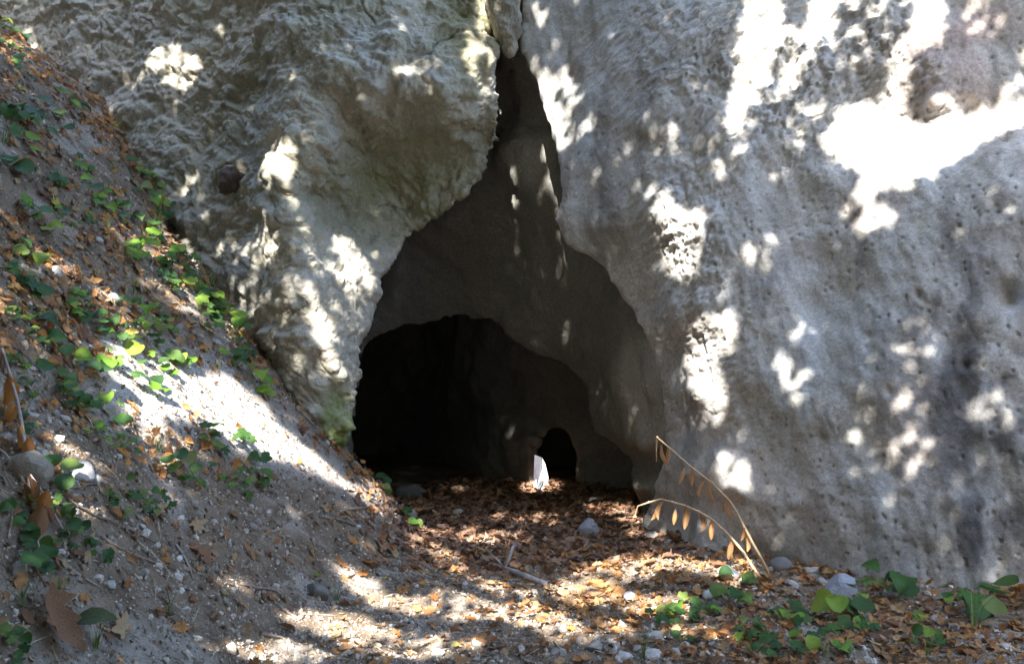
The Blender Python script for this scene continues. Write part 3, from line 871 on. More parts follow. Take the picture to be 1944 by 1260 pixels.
for k, ((tx, ty), lab) in enumerate(TREES):
    r = random.Random(50 + k)
    mine = LP[own == k]
    z0 = float(ground_z(np.array([tx]), np.array([ty]))[0])
    t = add_obj('shade_tree', None, label=lab, category='tree', group='shade trees behind the viewpoint')
    t.location = (tx, ty, z0)
    top = mine.mean(0) if len(mine) else np.array((tx, ty, 9))
    trunk_top = Vector((tx * 0.85 + top[0] * 0.15, ty * 0.85 + top[1] * 0.15, 7.4))
    org = Vector((tx, ty, z0))
    path = wander((tx, ty, z0 - 0.25), trunk_top, 8, 0.16, r)
    rad = [0.26, 0.2, 0.18, 0.165, 0.15, 0.14, 0.12, 0.10, 0.08]
    add_obj('trunk', py_mesh('trunk', [p - org for p in tube(path, rad, 12)[0]], tube(path, rad, 12)[1]), M['bark'], t)
    for b in range(16):
        if not len(mine):
            break
        tgt = Vector(mine[r.randrange(len(mine))])
        st_p = path[3 + b % 6]
        lp = wander(st_p, tgt, 6, 0.2, r)
        chk = np.array([sun_plane(a_.lerp(b_, u_)) for a_, b_ in zip(lp[:-1], lp[1:]) for u_ in (0, 0.25, 0.5, 0.75)])
        if any((poly_sdf(chk[:, 0], chk[:, 1], q) < 0.06).any() for q, T, g_ in gap_polys if T > 0.74):
            continue                  # no bough crosses the open gaps
        vs, fs = tube(lp, [0.07, 0.055, 0.045, 0.035, 0.026, 0.018, 0.008], 7)
        add_obj('limb', py_mesh('limb', [v - org for v in vs], fs), M['bark'], t)
    back = np.stack([rng.normal(tx, 1.5, 9000), rng.normal(ty - 1.0, 1.3, 9000), rng.normal(9.2, 1.2, 9000)], 1)
    back = back[((back - np.array((tx, ty, 7.0))) @ A2) * 0 + (back[:, 1] < -1.0) > 0]
    # keep these clear of the light paths
    bs = np.stack([back @ A1, back @ A2], 1)
    back = back[(bs[:, 0] < lo[0]) | (bs[:, 0] > hi[0]) | (bs[:, 1] < lo[1]) | (bs[:, 1] > hi[1])]
    Vt, Ft = leaf_cloud(np.concatenate([mine, back]), LEAF)
    add_obj('crown', np_mesh('crown', Vt - np.array(org), Ft, False), M['tree_leaf'], t)
# unseen woods added behind and beside the viewpoint to cut low sky light
wn_ = 16000
ang = rng.uniform(math.radians(150), math.radians(390), wn_)
rad_ = rng.uniform(13, 19, wn_)
wx, wy = rad_ * np.cos(ang) * 1.15, rad_ * np.sin(ang)
okw = (wy < 3) | (np.abs(wx) > 12)
wx, wy = wx[okw], wy[okw]
wz = ground_z(wx, wy, False) + rng.uniform(0, 1, len(wx)) ** 0.8 * (4.5 + 2.5 * noise(np.stack([wx * 0.25, wy * 0.25, wx * 0], 1), 301) * 2)
AS_keep = AS
Vt, Ft = leaf_cloud(np.stack([wx, wy, wz], 1), 0.55)
add_obj('woodland', np_mesh('woodland', Vt, Ft, False), M['tree_leaf'], kind='stuff', label='mass of unseen woodland added on the slope behind the viewpoint', category='woodland')
# ------------------------------------------------------------------ pieces for small things
def gz(x, y):
    return ground_bvh.ray_cast(Vector((x, y, 30)), Vector((0, 0, -1)))[0].z
def gnormal(x, y, e=0.04):
    dx = (gz(x + e, y) - gz(x - e, y)) / (2 * e)
    dy = (gz(x, y + e) - gz(x, y - e)) / (2 * e)
    return Vector((-dx, -dy, 1)).normalized()
def gnormals(x, y, e=0.05):
    dx = (ground_z(x + e, y, False) - ground_z(x - e, y, False)) / (2 * e)
    dy = (ground_z(x, y + e, False) - ground_z(x, y - e, False)) / (2 * e)
    n = np.stack([-dx, -dy, np.ones_like(dx)], 1)
    return n / np.linalg.norm(n, axis=1)[:, None]
def frame_from(n, yaw, tilt=0.0, roll=0.0):
    q = n.to_track_quat('Z', 'Y')
    return q.to_matrix() @ Matrix.Rotation(yaw, 3, 'Z') @ Euler((tilt, roll, 0)).to_matrix()
def place(o, p, R, s):
    o.matrix_world = Matrix.Translation(p) @ R.to_4x4() @ Matrix.Diagonal((s, s, s, 1))

def outline_leaf(name, pts, bend, fold, ripple, r, stalk=0.0, jag=0.09):
    """leaf blade from a half outline: a midrib row, a mid row and an edge row on both sides"""
    vs, fs = [], []
    n = len(pts)
    for i, (t, wd_) in enumerate(pts):
        y = t - 0.5
        zb = bend * (y * y * 2 - 0.2)
        for s in (-1, -0.5, 0, 0.5, 1):
            x = s * wd_ * (1 + (jag * r.uniform(-1, 1) if abs(s) == 1 else 0))
            z = zb + fold * abs(s) ** 1.2 * wd_ + ripple * r.uniform(-1, 1) * abs(s)
            vs.append((x, y + (0.1 * abs(s) * wd_), z))
    for i in range(n - 1):
        for k in range(4):
            a = i * 5 + k
            fs.append((a, a + 1, a + 6, a + 5))
    if stalk:
        b = len(vs)
        vs += [(-0.014, -0.5, 0.004), (0.014, -0.5, 0.004), (0.0, -0.5, 0.028), (-0.01, -0.5 - stalk, -0.05 * r.random()), (0.01, -0.5 - stalk, -0.02), (0.0, -0.5 - stalk, 0.01)]
        fs += [(b, b + 1, b + 4, b + 3), (b + 1, b + 2, b + 5, b + 4), (b + 2, b, b + 3, b + 5)]
    me = py_mesh(name, vs, fs)
    return me
def lobed_leaf(name, r, bend, cup, ripple, stalk=0.4, deep=0.5):
    """palmate leaf: five pointed lobes round a base, three rings so that it can curl"""
    tips = [(90, 1.0), (38, 0.86), (142, 0.86), (-12, 0.58), (192, 0.58)]
    ring = []
    for k in range(30):
        a = -80 + 340 * k / 29
        rr = 0.16
        for ta, tr in tips:
            d = abs((a - ta + 180) % 360 - 180)
            rr = max(rr, tr * (1 - deep * min(1, d / 26.0) ** 0.8) - 0.012 * d * (d > 26))
        ring.append((a, max(rr, 0.2) * r.uniform(0.94, 1.06)))
    vs, fs = [(0, 0, 0)], []
    ax = r.uniform(0, math.pi)
    for f in (0.5, 1.0):
        for a, rr in ring:
            x, y = f * rr * math.cos(math.radians(a)) * 0.62, f * rr * math.sin(math.radians(a)) * 0.62
            u = x * math.cos(ax) + y * math.sin(ax)
            z = bend * u * u * 2 + cup * (x * x + y * y) + ripple * math.sin(a * 0.09 + ax * 3) * f * f + ripple * 0.5 * r.uniform(-1, 1) * f
            vs.append((x, y, z))
    n = len(ring)
    for k in range(n - 1):
        fs.append((0, 1 + k, 2 + k))
        fs.append((1 + k, 1 + n + k, 2 + n + k, 2 + k))
    if stalk:
        b = len(vs)
        dz = r.uniform(-0.1, 0.2)
        vs += [(-0.012, 0, 0.0), (0.012, 0, 0.0), (0, 0, 0.022), (0.03, -stalk, dz), (0.05, -stalk, dz), (0.04, -stalk, dz + 0.016)]
        fs += [(b, b + 1, b + 4, b + 3), (b + 1, b + 2, b + 5, b + 4), (b + 2, b, b + 3, b + 5)]
    return py_mesh(name, vs, fs)
HEART = [(0.0, 0.02), (0.02, 0.26), (0.12, 0.42), (0.28, 0.47), (0.5, 0.41), (0.72, 0.27), (0.9, 0.1), (1.0, 0.01)]
OVAL = [(0.0, 0.01), (0.1, 0.12), (0.3, 0.24), (0.5, 0.27), (0.7, 0.21), (0.88, 0.1), (1.0, 0.01)]
NARROW = [(0.0, 0.01), (0.12, 0.07), (0.35, 0.13), (0.6, 0.14), (0.85, 0.09), (1.0, 0.01)]
rl = random.Random(3)
MAPLE = [lobed_leaf('fallen_leaf', rl, rl.uniform(-0.35, 0.55), rl.uniform(-0.3, 0.5), 0.05, rl.choice((0.0, 0.45, 0.6)), rl.uniform(0.4, 0.6)) for _ in range(8)]
DRYOVAL = [outline_leaf('fallen_leaf', OVAL, rl.uniform(-0.3, 0.5), rl.uniform(0.2, 0.9), 0.03, rl, rl.choice((0, 0.25))) for _ in range(4)]
IVY = [lobed_leaf('leaf', rl, rl.uniform(-0.4, 0.3), rl.uniform(-0.4, 0.2), 0.035, 0, rl.uniform(0.24, 0.42)) for _ in range(5)]
HEARTS = [outline_leaf('leaf', HEART, rl.uniform(-0.6, 0.2), rl.uniform(0.15, 0.6), 0.03, rl, 0.0) for _ in range(4)]
CURLED = [outline_leaf('leaf', NARROW, rl.uniform(-0.5, 0.5), rl.uniform(0.9, 1.6), 0.03, rl, 0.08) for _ in range(4)]
CURLED2 = [outline_leaf('leaf', OVAL, rl.uniform(-0.4, 0.4), rl.uniform(0.5, 1.0), 0.05, rl, 0.08) for _ in range(2)]
_cache = {}
def coloured(me, mat):
    """the same mesh data with another material"""
    k = (me.name, mat.name)
    if k not in _cache:
        c = me.copy()
        c.materials.clear()
        c.materials.append(mat)
        _cache[k] = c
    return _cache[k]
M['brown_leaf'] = leaf_material('brown_leaf', [(0.0, (0.22, 0.11, 0.06)), (0.5, (0.30, 0.16, 0.085)), (1.0, (0.17, 0.09, 0.055))], 0.7, 0.25, 0.5)
M['orange_leaf'] = leaf_material('orange_leaf', [(0.0, (0.46, 0.19, 0.05)), (0.5, (0.55, 0.26, 0.075)), (1.0, (0.40, 0.16, 0.05))], 0.65, 0.35, 0.5)

def stone_mesh(name, seed, flat=0.7, detail=2, rough=0.2, angular=0.5):
    import bmesh
    bm = bmesh.new()
    bmesh.ops.create_icosphere(bm, subdivisions=detail, radius=1.0)
    v = np.array([q.co[:] for q in bm.verts])
    r = np.random.default_rng(seed)
    k = 1 + rough * 1.3 * noise(v * 1.1 + seed * 3.7, seed) + rough * 0.6 * noise(v * 2.7 + seed, seed + 1) + rough * 0.2 * noise(v * 7 + seed, seed + 2)
    v = v * k[:, None]
    for _ in range(int(3 + 5 * angular)):          # broken flats
        n = r.standard_normal(3)
        n /= np.linalg.norm(n)
        d = r.uniform(0.55, 0.85)
        h = v @ n - d
        v = v - np.maximum(h, 0)[:, None] * n * 0.9
    v[:, 0] *= r.uniform(0.85, 1.25)
    v[:, 2] *= flat
    for q, c in zip(bm.verts, v):
        q.co = c
    me = bpy.data.meshes.new(name)
    bm.to_mesh(me)
    bm.free()
    me.polygons.foreach_set('use_smooth', np.full(len(me.polygons), angular < 0.45))
    return me

# ------------------------------------------------------------------ stones in the rock
p, n, _ = cast(437, 345, 'rock')
o = add_obj('embedded_stone', stone_mesh('embedded_stone', 9, 0.8, 5, 0.42, -0.6), M['knob'], cliff_left, label='dark brown knob of stone set in the pale face')
place(o, p - n * 0.015, frame_from(n, 0.4), 0.098)
def tongue():
    '''hanging tongue of rock: an icosphere drawn out, roughened like the face round it'''
    import bmesh
    bm = bmesh.new()
    bmesh.ops.create_icosphere(bm, subdivisions=6, radius=1.0)
    v = np.array([q.co[:] for q in bm.verts])
    t = (v[:, 2] + 1) / 2
    r = 0.55 + 0.55 * t
    c = np.stack([v[:, 0] * 0.17 * r - 0.05 * t, v[:, 1] * 0.16 * r, v[:, 2] * 0.42], 1)
    nrm = v / np.linalg.norm(v, axis=1)[:, None]
    d = 0.045 * fbm(c * 5 + 4, 3, 401) + 0.016 * fbm(c * 17, 4, 403, 0.6) + 0.005 * fbm(c * 60, 2, 405)
    c = c + nrm * d[:, None]
    for q, w in zip(bm.verts, c):
        q.co = w
    me = bpy.data.meshes.new('wedged_stone')
    bm.to_mesh(me)
    bm.free()
    me.polygons.foreach_set('use_smooth', np.full(len(me.polygons), True))
    m = fbm(c * 6, 3, 407)
    set_colour(me, np.array((0.33, 0.31, 0.25)) * (1 + 0.5 * m[:, None]))
    return me
o = add_obj('wedged_stone', tongue(), M['rock'], cliff_left, label='tongue of rock hanging in the top of the crack')
o.matrix_world = Matrix.Translation(Vector(at(961, 6, 7.6))) @ Euler((0.1, -0.05, 0)).to_matrix().to_4x4()

# ------------------------------------------------------------------ gravel
def scatter(n, x0, x1, y0, y1, power=1.0):
    """ground points, thinning with distance from the standing point"""
    x = rng.uniform(x0, x1, n * 3)
    y = rng.uniform(y0, y1, n * 3)
    keepp = rng.random(n * 3) < (y0 / y) ** power
    return x[keepp][:n], y[keepp][:n]
ICO = np.array([(0, .53, .85), (0, -.53, .85), (0, .53, -.85), (0, -.53, -.85), (.53, .85, 0), (-.53, .85, 0), (.53, -.85, 0), (-.53, -.85, 0), (.85, 0, .53), (-.85, 0, .53), (.85, 0, -.53), (-.85, 0, -.53)])
ICF = np.array([(0, 1, 8), (0, 8, 4), (0, 4, 5), (0, 5, 9), (0, 9, 1), (1, 6, 8), (8, 6, 10), (8, 10, 4), (4, 10, 2), (4, 2, 5), (5, 2, 11), (5, 11, 9), (9, 11, 7), (9, 7, 1), (1, 7, 6), (3, 6, 7), (3, 10, 6), (3, 2, 10), (3, 11, 2), (3, 7, 11)])
OCT = np.array([(1, 0, 0), (-1, 0, 0), (0, 1, 0), (0, -1, 0), (0, 0, 1), (0, 0, -1)], float)
OCF = np.array([(0, 2, 4), (2, 1, 4), (1, 3, 4), (3, 0, 4), (2, 0, 5), (1, 2, 5), (3, 1, 5), (0, 3, 5)])
def pebbles(x, y, size, base, faces, sink=0.2):
    n = len(x)
    z = ground_z(x, y)
    nb = len(base)
    q = rng.standard_normal((n, 4))
    q /= np.linalg.norm(q, axis=1)[:, None]
    a, b, c, d = q.T
    R = np.stack([1 - 2 * (c * c + d * d), 2 * (b * c - a * d), 2 * (b * d + a * c), 2 * (b * c + a * d), 1 - 2 * (b * b + d * d), 2 * (c * d - a * b), 2 * (b * d - a * c), 2 * (c * d + a * b), 1 - 2 * (b * b + c * c)], 1).reshape(n, 3, 3)
    loc = base[None] * rng.uniform(0.75, 1.25, (n, nb, 1)) * np.stack([rng.uniform(0.8, 1.4, n), rng.uniform(0.7, 1.1, n), rng.uniform(0.5, 0.9, n)], 1)[:, None, :]
    v = np.einsum('nij,nkj->nki', R, loc) * size[:, None, None]
    v = v + np.stack([x, y, z + size * sink], 1)[:, None, :]
    f = faces[None] + (np.arange(n) * nb)[:, None, None]
    return v.reshape(-1, 3), f.reshape(-1, 3)
parts_v, parts_f = [], []
off = 0
def push(vf):
    global off
    parts_v.append(vf[0])
    parts_f.append(vf[1] + off)
    off += len(vf[0])
x, y = scatter(11500, -3.6, 2.6, 2.8, 8.0, 1.4)
gmk = fbm(np.stack([x, y, x * 0], 1) * 1.3, 2, 241) > -0.25
x, y = x[gmk], y[gmk]
push(pebbles(x, y, 0.007 + 0.017 * rng.random(len(x)) ** 3, ICO, ICF))
x, y = scatter(56000, -3.4, 2.4, 2.7, 7.4, 1.5)
push(pebbles(x, y, 0.004 + 0.006 * rng.random(len(x)) ** 2, OCT, OCF))
add_obj('gravel', np_mesh('gravel', np.concatenate(parts_v), np.concatenate(parts_f), False), M['gravel'], kind='stuff', label='pale limestone gravel and grit strewn over the bank and path', category='gravel')

# ------------------------------------------------------------------ stones that can be told apart
def stone(px, py, rpx, label, group=None, flat=0.65, angular=0.6, mat='stone', seed=None, sink=0.25, stretch=1.0):
    p, n, k = cast(px, py, 'ground')
    s = rpx / FPX * p.y
    me = stone_mesh('stone', seed if seed is not None else int(px * 7 + py), flat, 3 if rpx > 13 else 2, 0.22, angular)
    o = add_obj('stone', me, M[mat], label=label, category='stone')
    if group:
        o['group'] = group
    nn = gnormal(p.x, p.y)
    place(o, Vector((p.x, p.y, gz(p.x, p.y))) + nn * s * flat * (0.55 - sink), frame_from(nn.lerp(Vector((0, 0, 1)), 0.3), random.uniform(0, 6)), s)
    o.scale = (s * stretch, s, s)
    return o
M['pale_stone'] = plain_material('pale_stone', (0.36, 0.345, 0.32), (0.54, 0.52, 0.49), 22, 0.95, 0.6, 0.15)
M['bluish_stone'] = plain_material('bluish_stone', (0.24, 0.255, 0.285), (0.36, 0.37, 0.40), 16, 0.95, 0.5, 0.15)
M['tan_stone'] = plain_material('tan_stone', (0.20, 0.175, 0.14), (0.30, 0.265, 0.22), 14, 0.95, 0.6, 0.15)
M['dark_stone'] = plain_material('dark_stone', (0.13, 0.125, 0.12), (0.24, 0.23, 0.21), 18, 0.95, 0.6, 0.15)
stone(1115, 1012, 20, 'blue grey angular stone on the leaf litter inside the cave mouth', flat=0.95, angular=0.9, mat='bluish_stone', sink=0.05)
stone(775, 985, 21, 'rounded brown grey stone at the foot of the bank by the cave shadow', flat=0.7, angular=0.3, sink=0.1)
stone(1236, 1020, 14, 'small pale stone on the leaves beside the arching dry stalk', mat='pale_stone')
stone(152, 898, 27, 'pale sunlit round stone on the bank beside ivy leaves', flat=0.6, angular=0.6, mat='pale_stone')
stone(42, 900, 44, 'large tan stone behind the tall dry stalk at the left edge', flat=0.9, angular=0.7, sink=0.3, mat='tan_stone')
stone(75, 862, 18, 'grey flat stone just above the large tan stone on the bank')
stone(187, 456, 9, 'tiny white stone on the bank below green maple seedlings', mat='pale_stone')
stone(103, 515, 15, 'white stone in the small sun patch on the upper bank', mat='pale_stone')
stone(212, 568, 15, 'elongated white stone in the narrow sun patch on the bank', mat='pale_stone', stretch=1.6)
stone(208, 1110, 11, 'round pale pebble on the shaded gravel of the bank', mat='pale_stone', angular=0.3)
stone(30, 1085, 17, 'brownish upright stone beside the blue green leaf on the lower bank', flat=1.0)
stone(1600, 1128, 36, 'largest pale grey stone at the foot of the right rock', flat=0.75, mat='bluish_stone')
stone(1488, 1082, 26, 'dark rounded stone at the foot of the right rock', flat=0.75, mat='dark_stone', angular=0.4)
stone(1540, 1085, 16, 'grey stone wedged against the foot of the right rock')
stone(1382, 1092, 24, 'white lit stone beside the base of the dry stalks', mat='pale_stone')
stone(1195, 1135, 15, 'white stone in the sunlit middle of the path', mat='pale_stone')
stone(1345, 1132, 13, 'small white round stone below the dry stalks', mat='pale_stone', angular=0.3)
stone(872, 978, 14, 'grey stone half sunk in leaf litter at the edge of the cave shadow', mat='stone')
stone(1132, 955, 16, 'pinkish grey stone on the litter in front of the dark niche')
stone(780, 940, 26, 'dark boulder in the shadow just inside the left of the cave', flat=0.8, mat='dark_stone', angular=0.3)
stone(598, 1128, 26, 'dark rounded lump of rock low on the bank beside the path', flat=0.7, mat='dark_stone', angular=0.3)
for px, py, r in ((1242, 1212, 18), (1242, 1246, 20), (1182, 1252, 20), (1130, 1228, 16), (1282, 1240, 13), (1165, 1222, 12), (1252, 1182, 14), (1098, 1215, 12), (1210, 1232, 11), (1300, 1225, 10), (1060, 1240, 14), (1355, 1225, 11)):
    stone(px, py, r, 'grey stone in the loose cluster low on the path', 'stones clustered low on the path')
for px, py, r in ((1070, 1035, 10), (1015, 1012, 9), (1310, 1035, 12), (990, 1045, 8), (1165, 1040, 9), (930, 1032, 9), (1270, 1030, 9), (1190, 975, 9), (955, 985, 8)):
    stone(px, py, r, 'small stone lying in the leaf litter at the cave threshold', 'stones in the threshold litter', mat='bluish_stone' if px % 2 else 'stone')
for px, py, r in ((1502, 1112, 14), (1560, 1105, 13), (1450, 1192, 11), (1640, 1150, 12), (1780, 1180, 14), (1815, 1195, 13), (1720, 1210, 11), (1860, 1215, 13), (1650, 1215, 10), (1565, 1150, 11), (1430, 1120, 11), (1910, 1230, 14)):
    stone(px, py, r, 'small grey stone among leaves along the foot of the right rock', 'stones along the foot of the right rock')
for px, py, r in ((830, 1242, 14), (690, 1088, 11), (970, 1152, 10), (1052, 1150, 8), (770, 1180, 8), (905, 1225, 11), (560, 1240, 10), (660, 1240, 9)):
    stone(px, py, r, 'small stone on the pale trodden gravel of the path', 'stones on the trodden path')
for px, py, r in ((115, 1048, 9), (237, 1104, 6), (190, 1075, 7), (150, 1098, 8), (120, 795, 12), (60, 790, 12), (105, 785, 10), (160, 810, 9), (215, 745, 10), (180, 910, 12), (130, 880, 12), (240, 815, 8), (370, 955, 8), (480, 1000, 8), (420, 1015, 6), (300, 1120, 7), (270, 1000, 7), (40, 1050, 9), (225, 1150, 7), (60, 700, 9), (330, 650, 9), (410, 650, 10), (380, 640, 8), (350, 665, 8), (290, 245, 8), (105, 165, 9), (60, 190, 7), (415, 690, 10), (240, 590, 8), (15, 830, 13)):
    stone(px, py, r, 'small stone showing among the gravel and leaves of the bank', 'stones on the bank')

# ------------------------------------------------------------------ leaf litter and single fallen leaves
M['straw_bits'] = leaf_material('straw_bits', [(0.0, (0.16, 0.11, 0.08)), (0.5, (0.33, 0.25, 0.17)), (1.0, (0.48, 0.40, 0.29))], 0.8, 0.05, 0.1)
M['crumbs'] = leaf_material('leaf_crumbs', [(0.0, (0.10, 0.065, 0.045)), (0.4, (0.24, 0.15, 0.095)), (0.75, (0.33, 0.26, 0.19)), (1.0, (0.16, 0.11, 0.08))], 0.8, 0.1, 0.4)
def simple_leaves(x, y, size, lift, nn, wild=0.5):
    """seven-point curled leaves laid on the ground"""
    n = len(x)
    z = ground_z(x, y)
    c = nn + rng.standard_normal((n, 3)) * wild * np.array((1, 1, 0.4))
    c /= np.linalg.norm(c, axis=1)[:, None]
    a = np.cross(c, rng.standard_normal((n, 3)))
    a /= np.linalg.norm(a, axis=1)[:, None]
    b = np.cross(c, a)
    shape = np.array([(-0.5, 0), (-0.22, 0.3), (0.02, 0.22), (0.12, 0.42), (0.3, 0.16), (0.55, 0.0), (0.28, -0.18), (0.1, -0.4), (0.0, -0.2), (-0.24, -0.32)])
    sh = shape[None] * rng.uniform(0.7, 1.25, (n, len(shape), 2))
    bend = rng.uniform(-0.5, 0.9, (n, 1))
    h = bend * sh[:, :, 1] ** 2 * 1.6 + rng.uniform(-0.3, 0.5, (n, 1)) * sh[:, :, 0] ** 2
    s = size[:, None, None]
    cen = np.stack([x, y, z], 1) + nn * lift[:, None]
    v = cen[:, None] + (a[:, None] * sh[:, :, :1] + b[:, None] * sh[:, :, 1:] + c[:, None] * h[:, :, None]) * s
    v = np.concatenate([cen[:, None], v], 1)
    k = len(shape)
    f = np.array([(0, 1 + i, 1 + (i + 1) % k) for i in range(k)])[None] + (np.arange(n) * (k + 1))[:, None, None]
    return v.reshape(-1, 3), f.reshape(-1, 3)
def litter(name, x, y, smin, smax, mat, label, wild=0.5, lift=0.012):
    size = rng.uniform(smin, smax, len(x))
    V_, F_ = simple_leaves(x, y, size, rng.uniform(0.002, lift, len(x)), gnormals(x, y), wild)
    return add_obj(name, np_mesh(name, V_, F_, False), mat, kind='stuff', label=label, category='leaf litter')
x = rng.uniform(-1.1, 1.3, 9000)
y = rng.uniform(6.0, 10.2, 9000)
dens = smooth(5.9, 7.2, y) * smooth(-1.2, -0.6, x + 0.15 * noise(np.stack([x * 3, y * 3, x * 0], 1), 261))
ok = rng.random(len(x)) < dens
litter('cave_leaf_litter', x[ok], y[ok], 0.045, 0.10, M['litter'], 'thick brown leaf litter on the cave floor', 0.45, 0.035)
x = rng.uniform(-0.9, 2.9, 9000)
y = rng.uniform(4.0, 7.0, 9000)
dens = smooth(-0.5, 0.9, x + 0.35 * (y - 5.2)) * (0.35 + 0.65 * smooth(-0.3, 0.3, fbm(np.stack([x * 1.4, y * 1.4, x * 0], 1), 2, 263))) + 0.12
ok = rng.random(len(x)) < dens * 0.75
litter('path_leaf_litter', x[ok], y[ok], 0.03, 0.085, M['dry_leaf'], 'crisp brown and orange leaf litter over the path', 0.5, 0.03)
x, y = scatter(17000, -5.0, -0.6, 3.0, 9.5, 0.5)
rise = foot(y) - x
patch = fbm(np.stack([x * 1.1, y * 1.1, x * 0], 1), 3, 265)
zb = ground_z(x, y, False)
dens = (1 - 0.93 * in_sun_gravel(x, y, zb)) * smooth(-0.2, 0.3, rise) * (0.08 + 0.9 * smooth(-0.3, 0.3, patch) * smooth(0.3, 1.2, rise + 0.35 * (y - 5)))
ok = rng.random(len(x)) < dens
litter('bank_leaf_litter', x[ok], y[ok], 0.03, 0.085, M['dry_leaf'], 'scattered dead leaves over the steep bank', 0.55, 0.03)

x, y = scatter(17000, -4.2, 1.6, 2.8, 8.5, 0.8)
ok = rng.random(len(x)) < 0.35 + 0.65 * smooth(-0.2, 0.3, fbm(np.stack([x * 1.8, y * 1.8, x * 0], 1), 2, 267))
litter('leaf_crumbs', x[ok], y[ok], 0.012, 0.036, M['crumbs'], 'crumbled bits of dead leaf and bark between the stones', 0.7, 0.012)
# straws and stalks strewn about
n = 1500
x, y = scatter(n, -3.8, 2.4, 2.8, 7.5, 1.0)
n = len(x)
nn = gnormals(x, y)
dr = np.cross(nn, rng.standard_normal((n, 3)))
dr /= np.linalg.norm(dr, axis=1)[:, None]
sd = np.cross(nn, dr)
ln, wd2 = rng.uniform(0.03, 0.11, (n, 1)), rng.uniform(0.0012, 0.0028, (n, 1))
cn = np.stack([x, y, ground_z(x, y)], 1) + nn * rng.uniform(0.004, 0.016, (n, 1))
bow = nn * ln * rng.uniform(-0.02, 0.16, (n, 1))
sv = np.stack([cn - dr * ln - sd * wd2, cn - dr * ln + sd * wd2, cn + bow - sd * wd2, cn + bow + sd * wd2 + nn * wd2, cn + dr * ln - sd * wd2 * 0.5, cn + dr * ln + sd * wd2 * 0.5], 1).reshape(-1, 3)
sf = (np.array([(0, 1, 3, 2), (2, 3, 5, 4)])[None] + (np.arange(n) * 6)[:, None, None]).reshape(-1, 4)
add_obj('straw_litter', np_mesh('straw_litter', sv, sf, False), M['straw_bits'], kind='stuff', label='dry straws and leaf stalks strewn over bank and path', category='straw')
n_leaf_made = 0
def fallen(px, py, spx, mat, label, group=None, me=None, up=0.25, yaw=None, lift=0.012):
    global n_leaf_made
    p, n, k = cast(px, py, 'ground')
    s = spx / FPX * p.y
    me = me or random.choice(MAPLE if random.random() < 0.75 else DRYOVAL)
    o = add_obj('fallen_leaf', coloured(me, M[mat]), label=label, category='leaf')
    if group:
        o['group'] = group
    nn = gnormal(p.x, p.y)
    R = frame_from(nn, random.uniform(0, 6.28) if yaw is None else yaw, random.uniform(-up, up), random.uniform(-up, up))
    place(o, Vector((p.x, p.y, gz(p.x, p.y))) + nn * (lift + 0.04 * s), R, s)
    n_leaf_made += 1
    return o
random.seed(21)
RAGGED = [(0.0, 0.02), (0.08, 0.08), (0.2, 0.26), (0.28, 0.15), (0.42, 0.22), (0.5, 0.33), (0.58, 0.19), (0.72, 0.2), (0.86, 0.11), (1.0, 0.01)]
big = fallen(95, 1195, 150, 'brown_leaf', 'largest curled brown leaf hanging down the bank at the bottom left', me=outline_leaf('fallen_leaf', RAGGED, 0.35, 0.55, 0.035, rl, 0.3, 0.2))
nb_ = gnormal(big.location.x, big.location.y)
dn = Vector((0.15, -0.25, -1.0))
dn = (dn - nb_ * dn.dot(nb_)).normalized()
big.matrix_world = Matrix.Translation(big.matrix_world.translation + nb_ * 0.03) @ Matrix((dn.cross(nb_), dn, nb_)).transposed().to_4x4() @ Matrix.Diagonal((big.scale.x,) * 3 + (1,))
fallen(232, 1200, 68, 'tan_leaf', 'pale tan lobed leaf lying alone near the bottom of the bank', me=MAPLE[3], yaw=0.4)
fallen(366, 995, 58, 'tan_leaf', 'pale yellowish leaf with a hanging stalk on the shaded gravel', me=MAPLE[2], yaw=3.5)
fallen(328, 1002, 30, 'orange_leaf', 'crumpled orange leaf beside the pale yellowish leaf')
fallen(378, 1055, 75, 'brown_leaf', 'ragged brown leaf on the shaded gravel below the pale yellowish leaf')
fallen(342, 868, 52, 'orange_leaf', 'flat salmon orange leaf beside the dark ivy on the bank', me=MAPLE[4])
fallen(302, 900, 36, 'orange_leaf', 'smooth salmon leaf below the flat orange leaf on the bank', me=DRYOVAL[1])
fallen(440, 882, 34, 'orange_leaf', 'orange leaf standing upright right of the dark ivy', up=0.8)
fallen(445, 636, 44, 'tan_leaf', 'pale tan leaf at the top edge of the bank by the rock', up=0.6)
fallen(212, 362, 46, 'orange_leaf', 'orange brown leaf on the upper bank below the grass')
fallen(108, 395, 42, 'yellow_leaf', 'orange yellow star shaped leaf on the upper bank')
fallen(790, 1160, 34, 'yellow_leaf', 'bright yellow leaf lying in the sun on the path', me=DRYOVAL[0])
fallen(826, 1188, 46, 'tan_leaf', 'tan orange leaf just below the bright yellow leaf')
fallen(1070, 1168, 26, 'yellow_leaf', 'small yellow leaf in the middle of the path')
fallen(870, 1228, 30, 'yellow_leaf', 'yellow tinged leaf on the lower path')
fallen(1408, 1175, 62, 'brown_leaf', 'large salmon brown leaf among green plants right of the path', me=MAPLE[5], up=0.5)
fallen(1352, 1205, 66, 'orange_leaf', 'broad orange leaf lit by sun right of the path', me=MAPLE[6])
fallen(1655, 1215, 60, 'brown_leaf', 'ragged brown leaf below the ivy at the right')
fallen(1755, 1165, 60, 'brown_leaf', 'crumpled dull brown leaf standing below the rock at the right', up=0.8)
fallen(1475, 1255, 50, 'tan_leaf', 'pale lit leaf at the bottom edge right of the path')
fallen(695, 1068, 40, 'orange_leaf', 'curled orange leaf on the sunlit side of the bank', up=0.6)
fallen(250, 600, 30, 'orange_leaf', 'orange leaf in the grass right of the narrow sun patch')
fallen(200, 615, 36, 'orange_leaf', 'bright orange leaf below the narrow sun patch')
